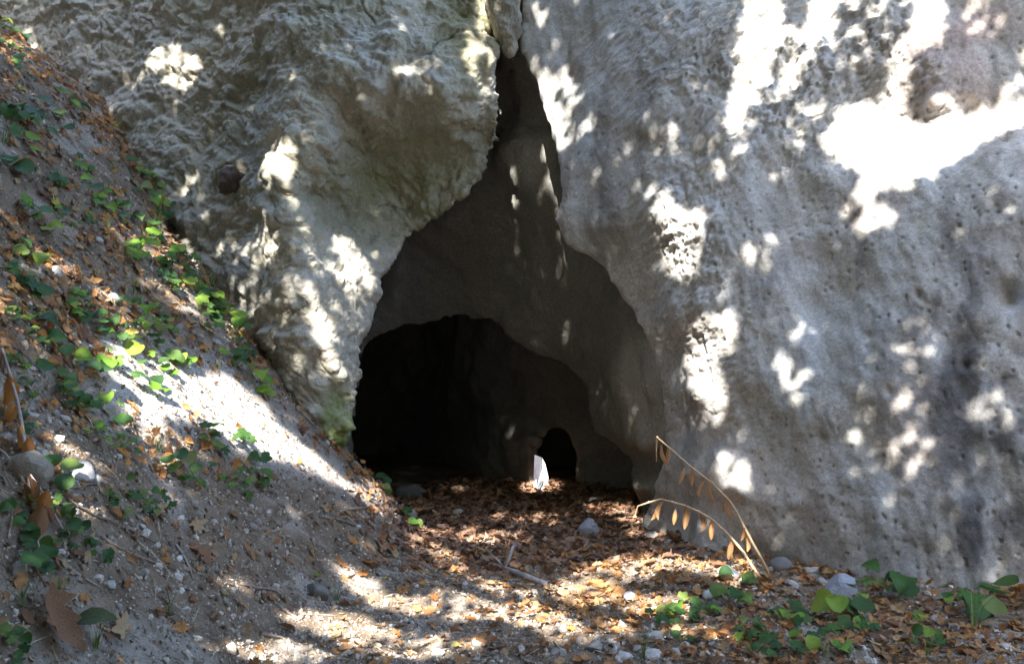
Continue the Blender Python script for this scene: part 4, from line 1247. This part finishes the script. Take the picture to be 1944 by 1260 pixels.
# the rest, drawn at random from where the photograph has them
def rain(count, box, weights, label, group, srange, cond=None):
    made = 0
    while made < count:
        px, py = random.uniform(box[0], box[2]), random.uniform(box[1], box[3])
        p, n, k = cast(px, py, 'both')
        if k != 'ground' or (cond and not cond(px, py)):
            continue
        mat = random.choices([w_[0] for w_ in weights], [w_[1] for w_ in weights])[0]
        fallen(px, py, random.uniform(*srange), mat, label[mat], group)
        made += 1
def bank_words(where):
    return {m: f'{c} fallen leaf {where}' for m, c in (('brown_leaf', 'dull brown'), ('orange_leaf', 'rusty orange'), ('tan_leaf', 'pale tan'), ('yellow_leaf', 'yellowing'))}
w_ = [('brown_leaf', 4), ('orange_leaf', 4), ('tan_leaf', 3), ('yellow_leaf', 0.8)]
rain(62, (0, 0, 420, 430), w_, bank_words('on the upper part of the leafy bank'), 'fallen leaves on the upper bank', (15, 34))
rain(88, (0, 400, 520, 700), w_, bank_words('on the middle of the leafy bank'), 'fallen leaves on the middle bank', (16, 38))
rain(52, (0, 680, 520, 1010), [('brown_leaf', 3), ('orange_leaf', 5), ('tan_leaf', 2)], bank_words('on the bank around the bright gravel patch'), 'fallen leaves around the gravel patch', (16, 36), lambda x, y: not (210 < x < 470 and 690 < y < 800) and x - 300 < (1000 - y) * 0.9)
rain(20, (0, 1010, 520, 1250), [('brown_leaf', 3), ('tan_leaf', 1)], bank_words('on the shaded gravel at the bottom left'), 'fallen leaves on the shaded gravel', (18, 42))
rain(44, (620, 1030, 1000, 1250), [('brown_leaf', 2), ('orange_leaf', 6), ('tan_leaf', 2), ('yellow_leaf', 0.5)], bank_words('along the left side of the path'), 'fallen leaves along the left of the path', (14, 30), lambda x, y: y > 1000 + (x - 700) * 0.1)
rain(36, (1000, 1060, 1400, 1250), [('brown_leaf', 4), ('orange_leaf', 4), ('tan_leaf', 3)], bank_words('on the right half of the path'), 'fallen leaves on the right of the path', (16, 34))
rain(38, (1380, 1130, 1944, 1255), [('brown_leaf', 6), ('orange_leaf', 2), ('tan_leaf', 3)], bank_words('among plants below the right rock'), 'fallen leaves below the right rock', (20, 44))
# ------------------------------------------------------------------ green plants
def stem_mesh(name, pts, r0, r1, sides=5):
    n = len(pts)
    return py_mesh(name, *tube(pts, [r0 + (r1 - r0) * i / (n - 1) for i in range(n)], sides))
STEM = {}
def short_stem(v):
    if v not in STEM:
        r = random.Random(v)
        STEM[v] = stem_mesh('stem', [(0, 0, -0.3), (r.uniform(-.1, .1), r.uniform(-.1, .1), 0.4), (r.uniform(-.2, .2), r.uniform(-.2, .2), 1.0)], 0.035, 0.015)
        STEM[v].materials.append(M['green_leaf'])
    return STEM[v]
def plant(px, py, spx, n, kinds, mat, label, group=None, spread=1.0, name='ivy_plant'):
    p, nrm, k = cast(px, py, 'ground')
    base = Vector((p.x, p.y, gz(p.x, p.y)))
    s = spx / FPX * p.y
    nn = gnormal(p.x, p.y)
    t = add_obj(name, None, label=label, category='plant')
    if group:
        t['group'] = group
    t.location = base
    R0 = frame_from(nn, 0)
    toward = Vector((0.0, -0.55, 0.8))
    for i in range(n):
        a = 6.283 * i / n + random.uniform(-0.6, 0.6)
        d = (0.25 + 0.75 * random.random()) * s * spread * (0 if n == 1 else 1)
        off_ = R0 @ Vector((math.cos(a) * d, math.sin(a) * d, 0))
        h = s * random.uniform(0.2, 0.7)
        pos = off_ + nn * (h + 0.01)
        face = (nn * 0.6 + toward * 1.15 + Vector((random.uniform(-.5, .5), random.uniform(-.5, .5), random.uniform(-.3, .3)))).normalized()
        lf = add_obj('leaf', coloured(random.choice(kinds), M[mat] if not isinstance(mat, (list, tuple)) else M[random.choice(mat)]), None, t)
        Rl = frame_from(face, random.uniform(0, 6.28), random.uniform(-.2, .2), random.uniform(-.2, .2))
        q = s * random.uniform(0.7, 1.15)
        lf.matrix_local = Matrix.Translation(pos) @ Rl.to_4x4() @ Matrix.Diagonal((q, q, q, 1))
        st_ = add_obj('petiole', short_stem(i % 4), None, lf)
        foot_ = off_ * 0.25
        dv = pos - foot_
        L_ = dv.length
        st_.matrix_local = lf.matrix_local.inverted() @ Matrix.Translation(foot_) @ dv.to_track_quat('Z', 'Y').to_matrix().to_4x4() @ Matrix.Diagonal((L_ * 0.8, L_ * 0.8, L_, 1))
    return t
LONG = outline_leaf('leaf', OVAL, -0.3, 0.3, 0.012, rl, 0.0)
M['dull_leaf'] = leaf_material('dull_green_leaf', [(0.0, (0.05, 0.07, 0.03)), (1.0, (0.07, 0.09, 0.035))], 0.5, 0.2, 0.5)
random.seed(5)
IV, HT = IVY, HEARTS
MIX = IVY + HEARTS
plant(255, 482, 44, 5, IVY, 'bright_leaf', 'bright yellow green maple seedling in the sun on the middle bank', name='seedling')
plant(22, 318, 44, 4, HEARTS, 'green_leaf', 'large glossy green plant at the left edge of the upper bank')
plant(103, 658, 46, 3, HEARTS, 'green_leaf', 'plant with one large round dark leaf on the left of the bank')
plant(95, 722, 46, 3, HEARTS, 'green_leaf', 'dark heart leaved plant above the tall dry stalk')
plant(163, 708, 50, 4, HEARTS, ['green_leaf', 'bright_leaf'], 'large spotted green leaf plant left of the bright gravel patch')
plant(100, 906, 44, 3, HEARTS, 'green_leaf', 'broad dark leaved plant below the large tan stone')
plant(70, 1085, 58, 3, IVY, 'green_leaf', 'blue green lobed plant low at the left edge')
plant(145, 1200, 88, 1, [LONG], 'dull_leaf', 'single long dark green leaf beside the largest brown leaf')
plant(492, 735, 36, 5, MIX, 'bright_leaf', 'bright green sprig at the right end of the gravel patch by the rock')
plant(392, 828, 34, 7, IVY, 'green_leaf', 'dark ivy clump on the lower edge of the bright gravel patch', spread=1.3)
plant(440, 920, 30, 6, IVY, 'green_leaf', 'ivy clump hanging lowest on the shaded bank', spread=1.3)
plant(335, 895, 32, 5, MIX, 'green_leaf', 'ivy sprig with pointed leaves between salmon leaves on the bank', spread=1.2)
plant(245, 655, 40, 3, MIX, ['bright_leaf', 'yellow_leaf'], 'yellow green leaf plant just above the bright gravel patch')
plant(195, 782, 38, 3, MIX, ['bright_leaf', 'green_leaf'], 'green and yellow leaf plant at the left of the bright gravel patch')
plant(60, 968, 30, 3, HEARTS, 'bright_leaf', 'bright green round leaves beside the foot of the dry stalk')
plant(232, 988, 24, 2, HEARTS, 'green_leaf', 'pair of small round leaves on the shaded gravel')
plant(598, 1098, 22, 2, IVY, 'green_leaf', 'tiny green sprig alone low on the bank near the path')
plant(722, 925, 22, 4, HEARTS, 'green_leaf', 'small sprig on the bank edge against the cave dark', spread=1.4)
plant(765, 985, 20, 5, HEARTS, 'green_leaf', 'small vine at the foot of the bank by the rounded stone', spread=1.6)
plant(1690, 1128, 52, 8, MIX, 'green_leaf', 'tall leafy green plant growing against the right rock', spread=1.3)
plant(1845, 1172, 66, 3, HEARTS, 'green_leaf', 'plant with a big upright round leaf at the lower right')
plant(1915, 1140, 62, 3, HEARTS, 'green_leaf', 'big leaved plant at the right edge below the rock')
plant(1605, 1185, 52, 6, MIX, ['green_leaf', 'bright_leaf'], 'broad leaved green plant in the middle of the right hand plants', spread=1.2)
plant(1540, 1165, 42, 6, IVY, 'green_leaf', 'spreading lobed plant left of the broad leaved plant', spread=1.4)
plant(1490, 1225, 40, 6, IVY, 'green_leaf', 'dark ivy at the bottom right of the path edge', spread=1.4)
plant(1385, 1145, 38, 6, MIX, 'green_leaf', 'pale green plant below the dry stalks', spread=1.3)
plant(1275, 1185, 36, 7, IVY, 'green_leaf', 'dark green plant at the right of the path among stones', spread=1.3)
plant(1405, 1112, 30, 3, HEARTS, 'green_leaf', 'round leaved sprig just right of the dry stalk base')
def sprigs(spots, label, group, mats, spx=(20, 36), kinds=MIX, n=(4, 8)):
    for px, py in spots:
        plant(px, py, random.uniform(*spx), random.randint(*n), kinds, mats, label, group, random.uniform(0.9, 1.5))
G = ['green_leaf', 'green_leaf', 'green_leaf', 'bright_leaf']
sprigs([(10, 62), (18, 95), (30, 132), (112, 102), (95, 50), (82, 238), (20, 20), (40, 270), (150, 320), (130, 205), (25, 225)], 'small green sprig near the top of the bank', 'green sprigs at the top of the bank', G)
sprigs([(290, 352), (66, 432), (172, 378), (160, 418), (215, 408), (268, 375), (275, 442), (215, 385), (130, 420), (335, 455), (300, 400), (355, 470), (245, 320), (100, 350), (40, 400), (330, 390)], 'small green sprig on the upper middle of the bank', 'green sprigs on the upper middle bank', G)
sprigs([(310, 505), (335, 490), (312, 538), (332, 520), (40, 490), (25, 522), (45, 545), (135, 595), (150, 570), (255, 600), (300, 600), (312, 622), (380, 585), (400, 570), (360, 540), (385, 615), (420, 600), (15, 600)], 'small green sprig on the middle of the bank', 'green sprigs on the middle bank', G)
sprigs([(65, 605), (60, 642), (178, 622), (215, 630), (310, 690), (340, 688), (120, 742), (210, 690), (150, 775), (235, 848), (188, 832), (40, 745), (20, 800), (265, 640), (440, 690), (460, 670), (20, 690), (280, 735)], 'small green sprig on the bank around the bright gravel patch', 'green sprigs around the gravel patch', G)
sprigs([(350, 918), (410, 905), (480, 915), (465, 855), (282, 975), (108, 965), (140, 1002), (110, 1028), (205, 955), (20, 985), (185, 1058), (15, 1225), (240, 930), (300, 950), (60, 1040)], 'small green sprig low on the bank', 'green sprigs low on the bank', ['green_leaf'])
sprigs([(1340, 1168), (1295, 1218), (1310, 1172), (1470, 1172), (1508, 1190), (1640, 1200), (1620, 1160), (1450, 1248), (1530, 1240), (1600, 1240), (1820, 1158), (1740, 1180), (1770, 1225), (1570, 1215), (1430, 1205)], 'small green sprig among the leaves below the right rock', 'green sprigs below the right rock', G, (20, 36))

# ------------------------------------------------------------------ grass
def grass(px, py, hpx, n, label, group=None, lean=0.5):
    p, nrm, k = cast(px, py, 'ground')
    s = hpx / FPX * p.y
    nn = gnormal(p.x, p.y)
    vs, fs = [], []
    for i in range(n):
        a = random.uniform(0, 6.28)
        d = Vector((math.cos(a), math.sin(a), 0))
        b = d * random.uniform(0, 0.18) * s
        L_ = s * random.uniform(0.6, 1.15)
        w = 0.0022 + 0.0012 * random.random()
        side = d.cross(Vector((0, 0, 1))) * w
        ln = lean * random.uniform(0.5, 1.5)
        k0 = len(vs)
        for t_ in (0, 0.35, 0.7, 1.0):
            c = b + Vector((0, 0, L_ * (t_ - 0.3 * ln * t_ * t_))) + d * (ln * L_ * t_ * t_) + Vector((0, -0.5, -0.15)) * L_ * t_ * t_ * ln
            c += nn * 0.25 * L_ * t_
            vs += [c - side * (1 - t_ * 0.9), c + side * (1 - t_ * 0.9)]
        fs += [(k0 + 2 * j, k0 + 2 * j + 1, k0 + 2 * j + 3, k0 + 2 * j + 2) for j in range(3)]
    o = add_obj('grass_tuft', py_mesh('grass_tuft', vs, fs), M['grass'], label=label, category='grass')
    o.location = (p.x, p.y, gz(p.x, p.y) - 0.004)
    if group:
        o['group'] = group
for px, py, h in ((215, 330, 42), (150, 120, 40), (290, 440, 48), (300, 420, 40), (250, 560, 50), (265, 580, 44), (380, 560, 40), (420, 585, 42), (400, 540, 40), (355, 520, 40), (5, 270, 60), (330, 395, 36), (440, 640, 34), (205, 440, 40)):
    grass(px, py, h, random.randint(9, 16), 'thin green grass tuft on the upper half of the bank', 'grass tufts on the upper bank')
for px, py, h in ((640, 1140, 40), (300, 855, 36), (40, 1150, 60), (110, 1130, 60), (320, 1165, 40), (180, 1230, 50)):
    grass(px, py, h, random.randint(8, 14), 'sparse grass tuft on the lower half of the bank', 'grass tufts on the lower bank')
for px, py, h in ((1220, 1250, 70), (1760, 1250, 90), (1850, 1200, 110), (1440, 1200, 60), (1570, 1250, 60)):
    grass(px, py, h, random.randint(5, 9), 'dry grass blades below the right rock', 'dry grass at the lower right', 0.7)

# ------------------------------------------------------------------ sticks
def stick(name, pix, rpx, label, mat='twig', group=None, lift=0.5, forks=(), sides=7):
    pts = []
    for i, (px, py) in enumerate(pix):
        p, nrm, k = cast(px, py, 'ground')
        r = rpx / FPX * p.y
        pts.append(Vector((p.x, p.y, gz(p.x, p.y))) + gnormal(p.x, p.y) * (r * lift + 0.003))
    dense = []
    for a, b in zip(pts[:-1], pts[1:]):
        for t_ in (0, 0.5):
            q = a.lerp(b, t_)
            dense.append(q + Vector((random.uniform(-1, 1), random.uniform(-1, 1), random.uniform(0, 1))) * 0.004)
    dense.append(pts[-1])
    r = rpx / FPX * pts[0].y
    n = len(dense)
    vs, fs = tube(dense, [r * (1.05 - 0.6 * i / (n - 1)) * random.uniform(0.9, 1.1) for i in range(n)], sides)
    org = dense[0].copy()
    if not forks:
        o = add_obj(name, py_mesh(name, [v - org for v in vs], fs), M[mat], label=label, category='stick')
        o.location = org
    else:
        o = add_obj(name, None, label=label, category='branch')
        o.location = org
        add_obj('stem', py_mesh('stem', [v - org for v in vs], fs), M[mat], o)
        for i, d, f in forks:
            a = dense[i]
            b = a + Vector(d)
            fv, ff = tube([a, a.lerp(b, 0.5) + Vector((0.006, 0, 0.004)), b], [r * f, r * f * 0.85, r * f * 0.6], 6)
            add_obj('fork', py_mesh('fork', [v - org for v in fv], ff), M[mat], o)
    if group:
        o['group'] = group
    return o
stick('fallen_branch', [(1035, 1116), (1005, 1104), (975, 1092), (940, 1078), (910, 1064)], 6.5, 'grey forked dead branch lying across the path', 'dead_wood', None, 0.9, ((5, (0.06, 0.05, 0.13), 0.75), (5, (-0.10, 0.12, 0.07), 0.4)), 9)
stick('twig', [(640, 974), (665, 968), (690, 966), (715, 959), (741, 957)], 4.0, 'dark curved twig on the bank edge pointing into the cave')
stick('twig', [(605, 982), (630, 985), (655, 992), (674, 1000)], 3.0, 'short brown twig just below the dark curved twig')
stick('twig', [(125, 950), (180, 980), (230, 1000), (290, 1030), (335, 1055)], 2.6, 'long thin twig running down the shaded bank')
stick('twig', [(190, 1020), (240, 1050), (290, 1068), (335, 1082)], 2.4, 'thin twig below the long twig on the shaded bank')
stick('twig', [(104, 1062), (140, 1090), (182, 1112)], 3.6, 'grey twig beside the blue green plant', 'dead_wood')
stick('twig', [(455, 1108), (490, 1118), (520, 1122), (540, 1136)], 3.2, 'pale brown twig on the dark gravel above the path')
stick('twig', [(526, 1152), (548, 1165), (568, 1178)], 3.0, 'short dark twig at the top of the sunlit gravel')
stick('twig', [(492, 1204), (530, 1212), (562, 1224)], 3.6, 'reddish bark strip on the sunlit gravel')
stick('twig', [(130, 930), (165, 922), (205, 914)], 3.0, 'dark twig under the pale sunlit round stone')
stick('twig', [(330, 1035), (350, 1065), (365, 1100)], 3.0, 'split grey twig left of the ragged brown leaf', 'dead_wood')
stick('twig', [(430, 560), (470, 610), (510, 660)], 2.4, 'thin root along the top of the bank against the rock')
stick('twig', [(560, 775), (590, 805), (615, 832)], 3.0, 'bent brown root where the bank meets the rock')
stick('twig', [(175, 150), (200, 200), (225, 235)], 3.0, 'dark root at the top edge of the bank')

# ------------------------------------------------------------------ dry stalks
def polyline_mesh(name, pts, r0, r1, org, sides=6):
    n = len(pts)
    vs, fs = tube(pts, [r0 + (r1 - r0) * i / (n - 1) for i in range(n)], sides)
    return py_mesh(name, [v - org for v in vs], fs)
def dry_stalk(label, pix, Y0, Y1, leaves, r0=0.009, r1=0.0035, down=None, lsize=0.105):
    pts = []
    n = len(pix)
    for i, (px, py) in enumerate(pix):
        pts.append(Vector(at(px, py, Y0 + (Y1 - Y0) * i / (n - 1))))
    b = pts[0]
    b.z = gz(b.x, b.y) - 0.02
    org = Vector((b.x, b.y, b.z + 0.02))
    t = add_obj('dry_stalk', None, label=label, category='dry plant')
    t.location = org
    add_obj('stem', polyline_mesh('stem', pts, r0, r1, org), M['straw'], t)
    for i in range(2, n - 1, 2):
        kn_ = add_obj('node', stone_mesh('node', 77 + i, 0.9, 2, 0.15, 0.1), M['straw'], t)
        kn_.matrix_local = Matrix.Translation(pts[i] - org) @ Matrix.Diagonal((r0 * 1.25, r0 * 1.25, r0 * 1.1, 1))
    for j, (px, py, f) in enumerate(leaves):
        u = min(range(n), key=lambda i: abs(pix[i][0] - px) + 0.4 * abs(pix[i][1] - py))
        Yp = Y0 + (Y1 - Y0) * u / (n - 1)
        top = Vector(at(px, py, Yp))
        s = lsize * f
        lf = add_obj('leaf', coloured(CURLED[j % 4], M['straw_leaf']), None, t)
        R = Euler((math.radians(-90 + random.uniform(-18, 18)), random.uniform(-0.35, 0.35), random.uniform(-0.9, 0.9))).to_matrix()
        lf.matrix_local = Matrix.Translation(top - org + Vector((0, -0.004, -s * 0.5))) @ R.to_4x4() @ Matrix.Diagonal((s, s, s, 1))
    return t
M['straw_leaf'] = leaf_material('straw_leaf', [(0.0, (0.45, 0.24, 0.10)), (0.5, (0.55, 0.31, 0.14)), (1.0, (0.36, 0.20, 0.10))], 0.65, 0.35, 0.4)
dry_stalk('taller dry arching stalk with curled leaves leaning against the right rock', [(1464, 1096), (1446, 1060), (1428, 1028), (1412, 998), (1398, 970), (1385, 950), (1350, 915), (1312, 886), (1280, 858), (1262, 842), (1248, 830), (1246, 852), (1246, 876)], 5.85, 6.25,
          [(1262, 845, 1.2), (1268, 848, 1.0), (1297, 886, 1.05), (1314, 888, 1.05), (1331, 912, 0.95), (1351, 916, 1.1), (1376, 950, 0.8), (1387, 952, 1.0), (1410, 998, 0.9), (1417, 1000, 1.4)])
dry_stalk('lower dry stalk bent over to the left with hanging curled leaves', [(1452, 1108), (1428, 1074), (1412, 1048), (1390, 1022), (1370, 1002), (1350, 984), (1325, 970), (1300, 959), (1275, 952), (1254, 947), (1232, 953), (1211, 960), (1205, 980), (1199, 998)], 5.8, 6.15,
          [(1243, 953, 1.1), (1254, 948, 1.2), (1282, 965, 1.0), (1301, 958, 1.45), (1331, 974, 0.9), (1336, 980, 0.8), (1349, 984, 1.2), (1386, 1022, 1.2), (1389, 1030, 1.1)])
# tall withered stem at the left edge of the bank
pts = []
def bank_stem(pix, lift0, lift1):
    out = []
    n = len(pix)
    for i, (px, py) in enumerate(pix):
        p, nrm, k = cast(px, py, 'ground')
        d = (CAM - p).normalized()
        out.append(p + d * (lift0 + (lift1 - lift0) * i / (n - 1)))
    return out
def withered(label, pix, lift, r0, leaves):
    pts = bank_stem(pix, 0.01, lift)
    org = pts[0].copy()
    t = add_obj('withered_stem', None, label=label, category='dry plant')
    t.location = org
    add_obj('stem', polyline_mesh('stem', pts, r0, r0 * 0.5, org), M['twig_pale'], t)
    for i, s, drop in leaves:
        a = pts[i]
        lf = add_obj('leaf', coloured(random.choice(CURLED2), M['orange_leaf' if random.random() < 0.4 else 'brown_leaf']), None, t)
        R = Euler((math.radians(-80 + random.uniform(-25, 25)), random.uniform(-0.5, 0.5), random.uniform(-1, 1))).to_matrix()
        lf.matrix_local = Matrix.Translation(a - org + Vector((random.uniform(-.02, .02), -0.02, -s * 0.45 * drop))) @ R.to_4x4() @ Matrix.Diagonal((s, s, s, 1))
    return t
M['twig_pale'] = plain_material('pale_twig', (0.26, 0.21, 0.18), (0.40, 0.34, 0.30), 40, 0.8, 0.4, 0.2)
withered('tall withered stem with orange dead leaves at the left edge of the bank', [(72, 988), (58, 930), (50, 860), (42, 810), (34, 765), (20, 715), (4, 660)], 0.28, 0.011, [(2, 0.10, 1), (3, 0.12, 1), (4, 0.10, 1), (5, 0.13, 1), (1, 0.12, 0.5), (6, 0.10, 1), (2, 0.09, -0.5)])
withered('thin dead side stem slanting to the right of the withered stem', [(128, 1018), (108, 985), (92, 955), (78, 930), (58, 900)], 0.18, 0.006, [(4, 0.12, 1.0), (3, 0.10, 1.0), (2, 0.08, 1)])
withered('grey bare stem bending in from the left edge by the tan stone', [(62, 940), (40, 905), (25, 880), (8, 858), (-20, 840)], 0.15, 0.007, [])
withered('thin bare stem below the withered stem at the left edge', [(85, 1075), (74, 1040), (68, 1010), (64, 980)], 0.10, 0.005, [(3, 0.14, 0.4)])

# thin dry vine hanging on the rock left of the crack, and a wisp below it
vp = []
for px, py in ((893, 48), (888, 30), (905, -5), (915, -30)):
    p, n, k = cast(px, py, 'rock')
    vp.append(p + n * 0.03)
o = add_obj('hanging_vine', polyline_mesh('hanging_vine', vp, 0.006, 0.004, vp[0]), M['straw'], label='thin dry vine hanging on the rock left of the crack top', category='vine')
o.location = vp[0]
vp = []
for px, py in ((896, 78), (897, 60), (898, 52)):
    p, n, k = cast(px, py, 'rock')
    vp.append(p + n * 0.025)
o = add_obj('twig', polyline_mesh('twig', vp, 0.004, 0.002, vp[0]), M['straw'], label='wisp of dry twig on the mossy knob left of the crack', category='stick')
o.location = vp[0]
p, nrm, k = cast(728, 930, 'ground')
o = add_obj('twig', polyline_mesh('twig', [p, p + Vector((0.0, 0, 0.09)), p + Vector((0.014, 0, 0.17))], 0.005, 0.0025, p), M['straw'], label='thin pale twig standing upright on the bank edge against the cave', category='stick')
o.location = p

# ------------------------------------------------------------------ the white sheet in the niche
Yb = 9.42
def bq(px, py, dy=0.0):
    return Vector(at(px, py, Yb + dy))
org = bq(1025, 926)
org.z = gz(org.x, org.y)
t = add_obj('plastic_sheet', None, label='crumpled white plastic sheet standing upright in the sunlit mouth of the niche', category='sheet')
t.location = org
def panel(name, pts, mat, thick=0.006):
    vs = [p - org for p in pts] + [p - org + Vector((0.001, thick, 0)) for p in pts]
    n = len(pts)
    fs = [tuple(range(n))[::-1], tuple(range(n, 2 * n))] + [(i, (i + 1) % n, n + (i + 1) % n, n + i) for i in range(n)]
    me = py_mesh(name, vs, fs, False)
    add_obj(name, me, M[mat], t)
panel('folded_panel', [bq(1013, 915, 0.02), bq(1014, 880, 0.06), bq(1015, 863, 0.09), bq(1028, 868, 0.02), bq(1029, 888, 0.0), bq(1022, 912, -0.03), bq(1019, 927, -0.03)], 'shaded_sheet')
panel('folded_panel', [bq(1022, 913, -0.028), bq(1030, 888, -0.002), bq(1029, 869, 0.022), bq(1035, 880, 0.03), bq(1041, 905, 0.05), bq(1040, 922, 0.02), bq(1030, 928, -0.02), bq(1020, 928, -0.028)], 'white_sheet')
panel('flap', [bq(1012, 917, 0.0), bq(1018, 909, -0.02), bq(1020, 926, -0.045), bq(1014, 924, -0.03)], 'white_sheet')
panel('lower_fold', [bq(1020, 926, -0.05), bq(1024, 914, -0.05), bq(1032, 909, -0.03), bq(1030, 917, -0.045), bq(1024, 928, -0.055)], 'shaded_fold')

# ------------------------------------------------------------------ tell alike things apart by their order across the view
ORD = ['', 'first', 'second', 'third', 'fourth', 'fifth', 'sixth', 'seventh', 'eighth', 'ninth', 'tenth', 'eleventh', 'twelfth', 'thirteenth', 'fourteenth', 'fifteenth', 'sixteenth', 'seventeenth', 'eighteenth', 'nineteenth', 'twentieth']
def ordinal(i):
    if i <= 20:
        return ORD[i]
    return str(i) + ('st' if i % 10 == 1 else 'nd' if i % 10 == 2 else 'rd' if i % 10 == 3 else 'th')
same = {}
for o in C.objects:
    if o.parent is None and 'group' in o and o.get('category') != 'tree':
        same.setdefault(o['label'], []).append(o)
for lab, os_ in same.items():
    if len(os_) < 2:
        continue
    os_.sort(key=lambda o: o.matrix_world.translation.x / max(o.matrix_world.translation.y, 0.1) if o.type == 'MESH' else o.location.x / o.location.y)
    h = len(os_) // 2
    for i, o in enumerate(os_):
        o['label'] = lab + (', ' + ('leftmost' if i == 0 else ordinal(i + 1) + ' from left') if i <= h else ', ' + ('rightmost' if i == len(os_) - 1 else ordinal(len(os_) - i) + ' from right'))
